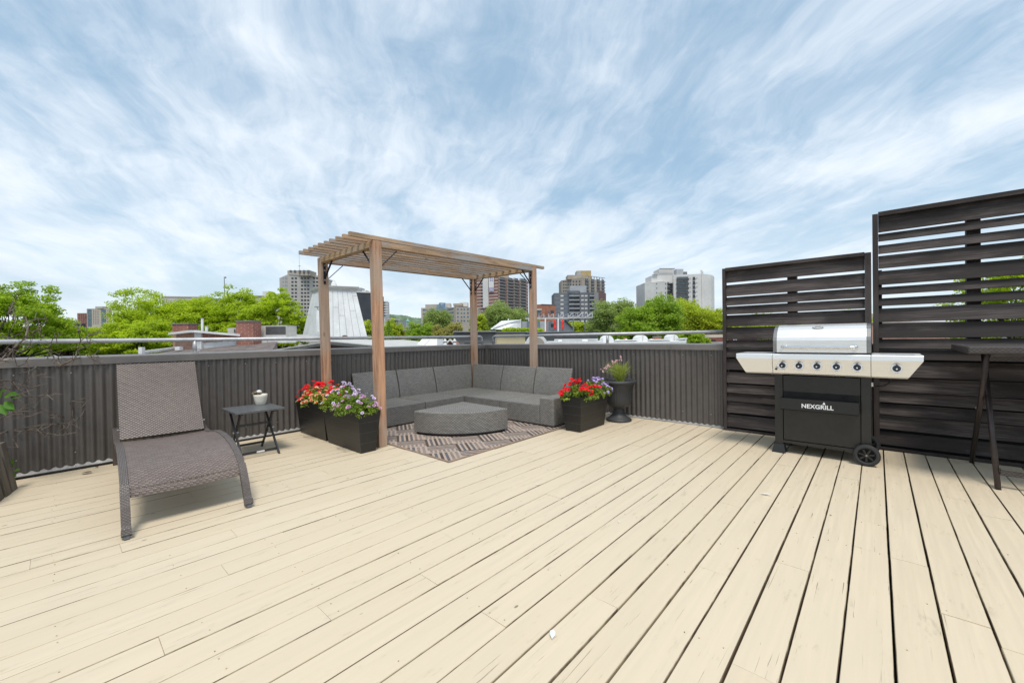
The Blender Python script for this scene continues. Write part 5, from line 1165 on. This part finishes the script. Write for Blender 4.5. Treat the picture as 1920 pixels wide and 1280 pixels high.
def pipe(label, x, yt, yb, D, r_):
    t = thing('vent_pipe', label, 'pipe', tuple(plan(x, D)), group='white vent pipes on the neighbouring roof'); MB().tube([at(x, yb+10, D), at(x, yt, D)], r_, 10).build('pipe', M['white'], t, smooth=False); MB().tube([at(x, yt+1.5, D), at(x, yt-.3, D)], r_*1.15, 10).build('pipe_collar', M['palegrey'], t)
pipe('taller thin white vent pipe right of the shorter chimney', 379.3, 596.5, 622, 15.8, .042); pipe('shorter white vent pipe right of the tall thin one', 387.4, 611.5, 622, 15.8, .048)
def condenser(label, x0, x1, xm, yt, yb, D, dep=.8):
    t = thing('air_conditioner', label, 'air conditioner', tuple(plan((x0+x1)/2, D))); a, b_, m__ = plan(x0, D), plan(x1, D), plan(xm, D); f = cf.xy.to_3d().normalized()*dep; z1 = at(x0, yt, D).z; z0 = at(x0, yb, D).z
    mb = MB(); mb.prism([(p.x, p.y, z0) for p in (a, b_, b_+f, a+f)], (0, 0, z1-z0)); mb.build('casing', simple('condenser_casing', (.58, .56, .51), .6, 0, .1, 2), t)
    g_ = f.normalized()*.012; mb = MB(); mb.prism([(p.x, p.y, z0+.05) for p in (m__-g_, b_-g_-(b_-a).normalized()*.02, b_-(b_-a).normalized()*.02, m__)], (0, 0, z1-z0-.08)); gr_ = mb.build('grille', M['acgrille'], t)
    sl_ = MB(); k = 9
    for i in range(1, k): z = z0+.05+(z1-z0-.08)*i/k; sl_.bar(Vector((m__.x, m__.y, z))-g_*1.8, Vector((b_.x, b_.y, z))-g_*1.8, .006, .006)
    sl_.build('guard_wire', M['greywall'], gr_); mb = MB(); e = (b_-a).normalized()*.02; mb.prism([(p.x, p.y, z1) for p in (a-e, b_+e, b_+e+f, a-e+f)], (0, 0, .02)); mb.build('lid', M['greylt'], t)
    mb = MB(); mb.prism([(p.x, p.y, z0-.30) for p in (a+e, b_-e, b_-e+f, a+e+f)], (0, 0, .299)); mb.build('stand', M['dirtywhite'], t)
condenser('large rooftop condenser with a dark grille, between the taller chimney and the turret', 482, 537, 499, 611, 629.5, 16.5); condenser('small pale condenser box directly left of the taller chimney', 427, 442.5, 439.5, 615.5, 625.5, 16.2, .5)
# small white shed, little brick gable, balustrade (between the cedar posts)
sh = thing('roof_shed', 'white sloping skylight box beyond the parapet between the cedar posts', 'roof structure', tuple(plan(800, 16)))
P_ = [at(776, 652, 16), at(791, 635.5, 16.3), at(819.5, 635.5, 16.3), at(819.5, 652, 16)]; mb = MB(); mb.prism(P_, cf.xy.to_3d()*1.5); mb.build('body', M['dirtywhite'], sh); MB().bar(at(793, 650, 15.9), at(806, 636.5, 15.9), .05, .04).build('rib', M['white'], sh)
lg_ = thing('roof_dormer', 'tiny brick gable dormer with white trim beyond the parapet corner', 'dormer', tuple(plan(844, 22))); mb = MB(); mb.prism([at(835, 650, 22), at(835, 646, 22), at(844, 637.5, 22), at(854, 646, 22), at(854, 650, 22)], cf.xy.to_3d()*2); mb.build('wall', M['redbrick'], lg_)
MB().bar(at(833, 647, 21.9), at(844, 636.5, 21.9), .12, .08).build('trim', M['white'], lg_); MB().bar(at(844, 636.5, 21.9), at(855, 646.5, 21.9), .12, .08).build('trim', M['white'], lg_)
for x in (834.5, 852.5): MB().lathe([(.14, -.3), (.10, .0), (.05, .06), (.10, .16), (.04, .26), (0, .3)], at(x, 645, 21.8), 8).build('finial', M['white'], lg_)
bl = thing('stone_balustrade', 'pale carved stone parapet beyond the handrail, right of the nearest cedar post', 'parapet', tuple(plan(758, 20))); seg(743, 640.5, 775, 641.5, 652, 20, 20, .3, 'panel', M['palegrey'], bl); MB().bar(at(742, 640.3, 19.9), at(776, 641.3, 19.9), .3, .06).build('coping', M['dirtywhite'], bl)
for k in range(9): x = 747+k*3; MB().bar(at(x, 647, 19.85), at(x, 643, 19.85), .035, .03, up=cf).build('baluster', M['dirtywhite'], bl)
# ------------------------------------------------------------------ terrace beyond the right parapet
DT = 34
ga = thing('garden_wall', 'dark grey stucco wall beyond the parapet corner, left of the yellow clapboard', 'wall', tuple(plan(890, DT))); seg(850, 622, 929.5, 621.5, 668, DT, DT, .4, 'wall', M['greywall'], ga); MB().bar(at(850, 621.6, DT-.1), at(930, 621, DT-.1), .5, .08).build('coping', M['greylt'], ga); MB().bar(at(871, 643.5, DT-.1), at(906, 643.5, DT-.1), .1, .10).build('recess_line', M['darkslab'], ga)
ye = thing('clapboard_wall', 'pale yellow clapboard wall beyond the right parapet, beside the corner', 'wall', tuple(plan(957, DT))); seg(931, 624.4, 984.5, 624.4, 668, DT, DT, .4, 'wall', M['yellow'], ye)
for k in range(8): MB().bar(at(931, 626.4+k*3.05, DT-.02), at(984.5, 626.4+k*3.05, DT-.02), .05, .118, up=cu+cf*-.16).build('clapboard', M['yellow'], ye)
MB().bar(at(928, 623.8, DT-.1), at(988, 623.8, DT-.1), .35, .10).build('coping', M['darkslab'], ye); MB().bar(at(929.8, 625, DT-.05), at(929.8, 660, DT-.05), .12, .12, up=cf).build('corner_board', M['tan'], ye)
gb = thing('garden_wall', 'long grey stucco wall with dark coping beyond the right parapet', 'wall', tuple(plan(1050, DT))); seg(985, 625, 1121, 623, 668, DT+.1, DT+1, .4, 'wall', M['greywall'], gb); MB().bar(at(985, 624.5, DT), at(1122, 622.3, DT+1), .5, .10).build('coping', M['darkslab'], gb)
# terrace deck, shed, glass screen, canopy
tf = thing('roof_terrace', 'raised neighbouring roof terrace behind the grey walls', 'terrace', tuple(plan(1010, 42))); A, B_ = atz(912, at(912, 621.8, 36).z, 36), atz(1121, at(1121, 621.6, 36).z, 36); f = cf.xy.to_3d()*18; MB().add([A, B_, B_+f, A+f]+[p-Vector((0, 0, .3)) for p in (A, B_, B_+f, A+f)], [(0, 1, 2, 3), (0, 4, 5, 1), (1, 5, 6, 2), (2, 6, 7, 3), (3, 7, 4, 0)]).build('floor', M['greylt'], tf)
ws = thing('terrace_shed', 'white shed with a slanted roof on the neighbouring terrace, behind the hedge', 'shed', tuple(plan(950, 42)))
a, b_, c_, d_ = at(920, 617, 41), at(957, 600.5, 43), at(976.8, 599, 42), at(976.8, 618, 42); mb = MB(); mb.add([a, at(946, 617.5, 41), at(958, 604, 41.5), at(976.8, 600.2, 41.8), at(976.8, 618.5, 41.8), at(976.8, 599, 44), at(940, 601.5, 44.5), at(920, 616, 44)], [(0, 1, 2, 6), (2, 3, 5, 6), (1, 4, 3, 2), (0, 6, 7)]); mb.build('body', M['white'], ws)
for k in range(8): x = 950+k*3.6; MB().bar(at(x, 617.6, 41.6), at(x, 605-(x-958)*.22 if x > 958 else 612, 41.6), .05, .04, up=cf).build('batten', M['dirtywhite'], ws)
MB().bar(at(924, 614.8, 40.95), at(958.5, 603.6, 41.45), .12, .10).build('roof_trim', M['dirtywhite'], ws); MB().bar(at(958, 603.8, 41.4), at(977, 599.4, 41.7), .12, .10).build('roof_trim', M['dirtywhite'], ws); MB().tube([at(953, 601, 43), at(953, 597, 43)], .06, 6).build('flue', M['white'], ws)
gs = thing('glass_screen', 'greenish glass balustrade panels on the neighbouring terrace', 'glass screen', tuple(plan(1000, 43)))
for k in range(5): x0 = 978+k*8.8; seg(x0, 602.5, x0+8.2, 602.5, 618, 43, 43, .04, 'glass_pane', M['glassgr'] if k % 2 else M['greylt'], gs); MB().bar(at(x0, 618, 42.9), at(x0, 602, 42.9), .06, .06, up=cf).build('post', M['greylt'], gs)
hg = thing('hedge', 'clipped green hedge along the neighbouring terrace edge', 'hedge', tuple(plan(980, 39))); cs = np.array([list(at(random.uniform(945, 1016), random.uniform(616.6, 622.5), 38+random.uniform(0, .8))) for _ in range(240)]); fastmesh('foliage', leaves(cs, 12, .16, (.28, .28, .16), .5), 4, M['lfA'], hg, 'stuff')
MB().bar(at(945, 622, 38.6), at(1016, 622, 38.6), .4, .25).build('trough', M['greylt'], hg)
cn = thing('terrace_canopy', 'white steel canopy with a sawtooth row of tilted panels on the neighbouring terrace', 'canopy', tuple(plan(1050, 44)))
for dd in (0, 2.6): MB().bar(at(985, 597.2, 44+dd), at(1111, 595.2, 46+dd), .14, .16).build('beam', M['palegrey'], cn)
MB().bar(at(985, 593.6, 45), at(1111, 591.5, 47), .08, .08).build('rail', M['greylt'], cn)
for k in range(14):
    x = 985+k*9.1; y = 594.5-.12*k*.15; yb_ = 597-.15*k; q0 = at(x, yb_-1.2, 44+.15*k); q1 = at(x+7.4, yb_-8.0, 45.2+.15*k); mb = MB(); f = cf.xy.to_3d()*1.6
    mb.prism([q0, q1, q1+f, q0+f], Vector((0, 0, .06))); mb.build('tilted_panel', M['greylt'] if k % 2 else M['greypan'], cn); MB().bar(at(x+7.4, yb_, 45.2), q1, .05, .05, up=cf).build('strut', M['greylt'], cn)
for x, D in ((1022.5, 42), (1046.5, 43.5), (1075, 45), (1097, 46), (992, 44)): MB().bar(at(x, 621, D), at(x, 597, D), .13, .13, up=cf).build('column', M['white'] if x < 1050 else M['greypan'], cn)
bk_ = thing('stair_bulkhead', 'grey stair bulkhead with a sloped end under the white canopy', 'bulkhead', tuple(plan(1050, 47))); mb = MB(); mb.prism([at(1029, 622, 47), at(1029, 601.5, 47), at(1060, 601.5, 47), at(1075, 617, 47), at(1075, 622, 47)], cf.xy.to_3d()*3); mb.build('wall', M['greylt'], bk_); seg(1033, 607, 1038.5, 607, 613.5, 46.95, 46.95, .05, 'window', M['glassdk'], bk_); MB().bar(at(1059, 600.5, 46.9), at(1076, 617.6, 46.9), .25, .16).build('roof_trim', M['darkslab'], bk_)
for x, lb in ((1040.6, 'closed red parasol on the neighbouring terrace, left of the other one'), (1054.9, 'closed red parasol on the neighbouring terrace, right of the other one')):
    t = thing('parasol', lb, 'parasol', tuple(plan(x, 41)), group='closed red parasols on the neighbouring terrace'); p = at(x, 617, 41); h = (at(x, 598, 41).z-p.z)
    MB().lathe([(.03, 0), (.13, .04), (.15, h*.15), (.12, h*.38), (.10, h*.42), (.125, h*.5), (.12, h*.75), (.07, h*.92), (.015, h)], p, 9).build('canopy', M['umb'], t); MB().tube([p-Vector((0, 0, .35)), p+Vector((0, 0, .02))], .025, 6).build('pole', M['greywall'], t)
# white parapets with arched dormers
wr = thing('white_roof', 'bright white flat roof with low stepped parapets beyond the right handrail', 'roof', tuple(plan(1130, 20)))
P_ = [at(985, 652, 18.5), at(1286, 652, 21), at(1286, 635.5, 27), at(985, 633.5, 27)]; z_ = at(1100, 642, 19).z
mb = MB(); pp = [atz(985, z_, 18), atz(1287, z_, 18), atz(1287, z_-.02, 30), atz(985, z_-.02, 30)]; mb.prism(pp, Vector((0, 0, -.4))); mb.build('roof', M['white'], wr)
for x0, x1, y, D in ((1027, 1131, 640.5, 19.5), (1151, 1195, 638, 20), (1215, 1257, 637, 20), (1272, 1286, 635, 20), (1040, 1120, 636.5, 23)): seg(x0, y, x1, y-.6, 660, D, D, .3, 'parapet_step', M['white'], wr); MB().bar(at(x0, y, D-.03), at(x1, y-.6, D-.03), .38, .05).build('coping', M['dirtywhite'], wr)
def arch(label, x0, x1, yt, D, face, dep=.8, name='arched_dormer', grp='white arched dormers on the white roof'):
    t = thing(name, label, 'dormer', tuple(plan((x0+x1)/2, D)), group=grp); a, b_ = at(x0, 650, D), at(x1, 650, D); mid = (a+b_)/2; rx = (b_-a).length/2; d = (b_-a).normalized(); zt = at((x0+x1)/2, yt, D).z; rz = min(rx, .5); zc0 = zt-rz
    poly = [Vector((a.x, a.y, zc0-.8)), Vector((b_.x, b_.y, zc0-.8))]+[Vector((mid.x, mid.y, zc0))+d*rx*math.cos(PI*k/12)+Vector((0, 0, rz*math.sin(PI*k/12))) for k in range(13)]
    MB().prism(poly, cf.xy.to_3d()*dep).build('body', M['white'], t); e = -cf.xy.to_3d()*.02
    if face: mid2 = mid+e; pl_ = [Vector((mid2.x, mid2.y, zc0))+d*rx*.72*math.cos(PI*k/12)+Vector((0, 0, rz*.74*math.sin(PI*k/12))) for k in range(13)]; pl_ += [pl_[-1]-Vector((0, 0, .6)), pl_[0]-Vector((0, 0, .6))]; MB().prism(pl_, e*.5).build('brick_face', M['tan'], t)
    MB().bar(Vector((mid.x, mid.y, zc0-.5))+e*1.6, Vector((mid.x, mid.y, zt-.03))+e*1.6, .02, .02, up=cf).build('seam', M['palegrey'], t)
arch('largest white arched dormer with a tan face, behind the right cedar post', 986, 1027, 626.6, 17, True, .5); arch('white arched dormer just right of the handrail post', 1131, 1151, 628.7, 19.6, False); arch('white arched dormer in the middle of the white roof', 1195, 1215.5, 628, 20, False); arch('white arched dormer nearest the slatted screen', 1256, 1272.5, 627, 20.4, False)
for x0, x1, y, lb in ((1154, 1163, 635, 'low white dome between the first and second arched dormers'), (1217, 1225.5, 634.5, 'low white dome right of the middle arched dormer'), (1176, 1181.5, 636.8, 'smallest white dome left of the middle arched dormer'), (1046, 1054, 636.8, 'low white dome at the left of the white roof'), (1091, 1102, 635.6, 'low white dome left of the handrail post')):
    t = thing('skylight_dome', lb, 'skylight', tuple(plan((x0+x1)/2, 21)), group='low white domes on the white roof'); q = at((x0+x1)/2, y, 21); r_ = (x1-x0)/2/FPX*21; MB().lathe([(r_, -.5), (r_, -r_*.5), (r_*.85, -r_*.2), (r_*.5, -.03), (0, 0)], q, 12).build('dome', M['white'], t, smooth=True)
cp = thing('chimney_pot', 'small terracotta pot on the white roof', 'chimney pot', tuple(plan(1170, 22))); MB().lathe([(.05, -.2), (.06, -.1), (.075, -.04), (.04, .05), (0, .06)], at(1170, 635.5, 22), 10).build('pot', M['orbrick'], cp); seg(1172.5, 634.5, 1176, 634.5, 642, 22.1, 22.1, .1, 'flue_box', M['white'], cp)
chimney('small orange brick chimney on the white roof, right of the middle arched dormer', 1228, 1239.5, 630.6, 640, 23, .35, M['orbrick'])
# brick buildings beyond the screen
b = Bld('brick_building', 'low pink brick building with a tan upper wall seen just left of the slatted screen', 'building', [(1318, 46), (1420, 48)], 627, M['redbrick'], 10); b.feat(0, 1318, 1420, 626.6, 632, 'upper_wall', M['beige'], .3, .1); b.feat(0, 1322, 1327, 637, 640, 'window', M['glassdk'], .05, .05); b.feat(0, 1334, 1341, 637.2, 639.6, 'window', M['glassdk'], .05, .05)
for x0, x1 in ((1324, 1334), (1334, 1346), (1346, 1362)): b.feat(0, x0, x1, 641+random.random(), 650, 'white_annex', M['white'], 3+random.random()*2, .1)
for x in (1332.5, 1345, 1349): b.feat(0, x, x+1.0, 631, 642, 'vent_pipe', M['white'], 2.4, -2.3)
b = Bld('brick_building', 'long red brick building seen through the gaps of the taller screen', 'building', [(1630, 30), (1822, 32)], 603.5, M['brickB'], 8); b.feat(0, 1630, 1822, 603, 604.4, 'coping', M['palegrey'], .1, .1); b.feat(0, 1712, 1717, 606, 609, 'opening', M['glassdk'], .03, .03)
b = Bld('brick_building', 'tan building glimpsed through the gaps of the lower screen', 'building', [(1420, 55), (1640, 60)], 588, M['beige'], 8)

# ------------------------------------------------------------------ trees
def tree(label, cx, top, hw, D, kind, asp=.8, ncl=90, lpc=90, leaf=.15, cr_=.62, flat=.45, zbot=None, seed=0, kindname='leafy_tree', holes=.0, group=None, br=14):
    rr = random.Random(seed*7+1); R_ = hw/FPX*D; tp_ = at(cx, top, D); cz = tp_.z-R_*asp; c = Vector((tp_.x, tp_.y, cz)); base = Vector((c.x, c.y, GZ))
    t = thing(kindname, label, 'tree', tuple(base), group=group); cs = []
    ncl = int(ncl*2.7); lpc = int(lpc*.72); cr_ = cr_*.84; leaf = leaf*.88; flat = min(.9, flat*1.25); lpc = int(lpc*1.15)
    while len(cs) < ncl:
        v = Vector((rr.gauss(0, 1), rr.gauss(0, 1), rr.gauss(0, 1))).normalized()
        if v.z < -.55: continue
        r_ = rr.uniform(.30, 1.0)**.55; lump = 1+.16*math.sin(3.1*v.x+5*v.y+seed)+.12*math.sin(7*v.z+4*v.x+2*seed)
        if v.dot(cf) > .55 and rr.random() < .6: continue
        cs.append(c+Vector((v.x*R_, v.y*R_, v.z*R_*asp))*r_*lump*.93)
    cl_ = np.array([list(p) for p in cs]); s0 = cr_*min(1.6, max(.6, R_/3.2)); V_ = leaves(cl_, lpc, leaf, (s0, s0, s0*flat), .5)
    sub = [];
    fastmesh('crown', V_, 4, M[kind], t, 'stuff')
    tk = MB(); tk.tube([base, base.lerp(c, .5)+Vector((.2, .1, 0)), c-Vector((0, 0, R_*asp*.35))], [R_*.085+.08, R_*.06+.06, R_*.045], 8, False); tk.build('trunk', M['bark'], t, smooth=True)
    lb = MB(); st_ = c-Vector((0, 0, R_*asp*.65))
    for p in cs[::max(1, len(cs)//(br*4))]:
        m1 = st_.lerp(p, .35)+Vector((rr.gauss(0, .1), rr.gauss(0, .1), -R_*.02)); m2 = st_.lerp(p, .7)+Vector((rr.gauss(0, .15), rr.gauss(0, .15), R_*.03)); lb.tube([st_, m1, m2, p], [R_*.022, R_*.015, R_*.009, R_*.003], 5, False)
    lb.build('limb', M['bark'], t, smooth=True); return t
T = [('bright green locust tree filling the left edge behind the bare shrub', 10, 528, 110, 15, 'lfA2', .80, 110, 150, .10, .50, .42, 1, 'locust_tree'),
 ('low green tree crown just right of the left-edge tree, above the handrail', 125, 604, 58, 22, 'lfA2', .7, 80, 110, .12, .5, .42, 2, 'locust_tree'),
 ('small far tree crowns in the gap below the small towers', 185, 609, 60, 34, 'lfA', .7, 80, 80, .15, .62, .45, 3, 'locust_tree'),
 ('broad yellow-green locust tree behind the shorter chimney', 322, 551, 104, 24, 'lfA', .72, 190, 120, .12, .50, .36, 4, 'locust_tree'),
 ('yellow-green locust crown in front, between the left-edge tree and the shorter chimney', 262, 594, 72, 18, 'lfA', .75, 130, 110, .10, .45, .38, 5, 'locust_tree'),
 ('tallest yellow-green locust tree rising behind the two vent pipes', 425, 544, 88, 25, 'lfA', .85, 180, 110, .125, .48, .36, 6, 'locust_tree'),
 ('yellow-green locust tree touching the turret, behind the large condenser', 515, 550, 70, 23, 'lfA', .95, 150, 110, .12, .48, .38, 7, 'locust_tree'),
 ('light sparse yellow-green tree right of the turret', 690, 598, 30, 45, 'lfY', 1.1, 60, 60, .2, .6, .6, 8, 'leafy_tree'),
 ('thin yellow-green tree visible between the cedar posts, right of the near post', 735, 597, 22, 46, 'lfY', 1.3, 50, 50, .2, .6, .6, 9, 'leafy_tree'),
 ('round mid-green tree in front of the glass-roofed office block', 818, 580, 27, 110, 'lfC', .95, 90, 70, .45, 1.1, .7, 10, 'leafy_tree'),
 ('dark green bushy tree above the handrail, below the office block', 790, 606, 32, 60, 'lfB', .85, 90, 80, .28, .8, .6, 11, 'leafy_tree'),
 ('pale yellowish willow-like tree beside the rear cedar post', 845, 606, 33, 58, 'lfW', .85, 90, 80, .26, .8, .8, 12, 'willow_tree'),
 ('bright yellow-green small tree directly right of the corner cedar post', 898, 590, 16, 62, 'lfY', 1.4, 50, 60, .28, .8, .6, 13, 'leafy_tree'),
 ('large grey-green tree in front of the brick balcony tower', 936, 566, 38, 75, 'lfC', 1.05, 120, 90, .32, 1.0, .7, 14, 'leafy_tree'),
 ('grey-green tree at the foot of the brick tower, left of the right cedar post', 975, 580, 32, 78, 'lfC', .95, 90, 80, .32, 1.0, .7, 15, 'leafy_tree'),
 ('small bright tree between the canopy columns and the grey block', 1078, 602, 22, 62, 'lfY', .7, 50, 60, .25, .8, .5, 16, 'leafy_tree'),
 ('small green bush below the grey block, right of the canopy', 1104, 606, 18, 62, 'lfA', .8, 50, 60, .25, .8, .5, 17, 'leafy_tree'),
 ('soft grey-green tree left of the broad maple, beside the maroon wall', 1152, 561, 48, 50, 'lfC', 1.1, 150, 110, .24, .85, .8, 18, 'leafy_tree'),
 ('broad dense mid-green maple in front of the white towers', 1222, 562, 62, 42, 'lfB', .95, 190, 120, .22, .62, .6, 19, 'maple_tree'),
 ('yellow-green tree right of the maple, under the rounded white tower', 1290, 564, 52, 52, 'lfY', 1.0, 150, 110, .23, .8, .55, 20, 'leafy_tree'),
 ('yellow-green tree crown against the left edge of the slatted screen', 1340, 576, 36, 50, 'lfY', 1.2, 110, 100, .23, .8, .55, 21, 'leafy_tree'),
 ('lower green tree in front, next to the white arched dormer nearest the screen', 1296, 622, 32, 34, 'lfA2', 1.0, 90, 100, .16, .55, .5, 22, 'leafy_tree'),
 ('tree seen through the gaps of the lower screen', 1440, 592, 80, 55, 'lfA', .7, 100, 70, .24, .8, .5, 23, 'leafy_tree'),
 ('tree seen through the gap beside the tall screen upright', 1630, 580, 65, 60, 'lfA', .8, 80, 60, .24, .8, .5, 24, 'leafy_tree'),
 ('bright green tree showing through the right half of the taller screen', 1935, 470, 120, 17, 'lfA', .95, 180, 120, .10, .5, .4, 25, 'locust_tree'),
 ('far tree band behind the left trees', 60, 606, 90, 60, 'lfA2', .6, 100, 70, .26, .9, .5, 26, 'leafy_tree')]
for (lb, cx, top, hw_, D, kd, asp, ncl, lpc, lf, cr__, fl, sd_, kn) in T: tree(lb, cx, top, hw_, D, kd, asp, ncl, lpc, lf, cr__, fl, seed=sd_, kindname=kn)
ev = thing('conifer', 'small dark conifer right of the nearest cedar post, above the handrail', 'tree', tuple(plan(729, 40))); cs = []
for k in range(60): f = k/60; w = (1-f)*.55; a = k*2.4; q = at(729, 628, 40)+Vector((w*math.cos(a), w*math.sin(a), f*2.0-.6)); cs.append(list(q))
fastmesh('crown', leaves(np.array(cs), 20, .12, (.16, .16, .08), .2), 4, M['lfB'], ev, 'stuff')
q = at(729, 640, 40); MB().tube([(q.x, q.y, GZ), (q.x, q.y, q.z+1)], [.15, .04], 6).build('trunk', M['bark'], ev)
# pale houses glimpsed below the left trees
for x0, x1, y, D, mt, lb in ((100, 152, 653, 42, 'bwhite', 'pale flat roof glimpsed through the bare twigs below the left trees'), (118, 150, 640.5, 60, 'greylt', 'grey house roof behind the handrail at left'), (120, 142, 606, 240, 'darkslab', 'dark little house far off below the small towers')):
    Bld('low_building', lb, 'building', [(x0, D), (x1, D+1)], y, M[mt], 6)
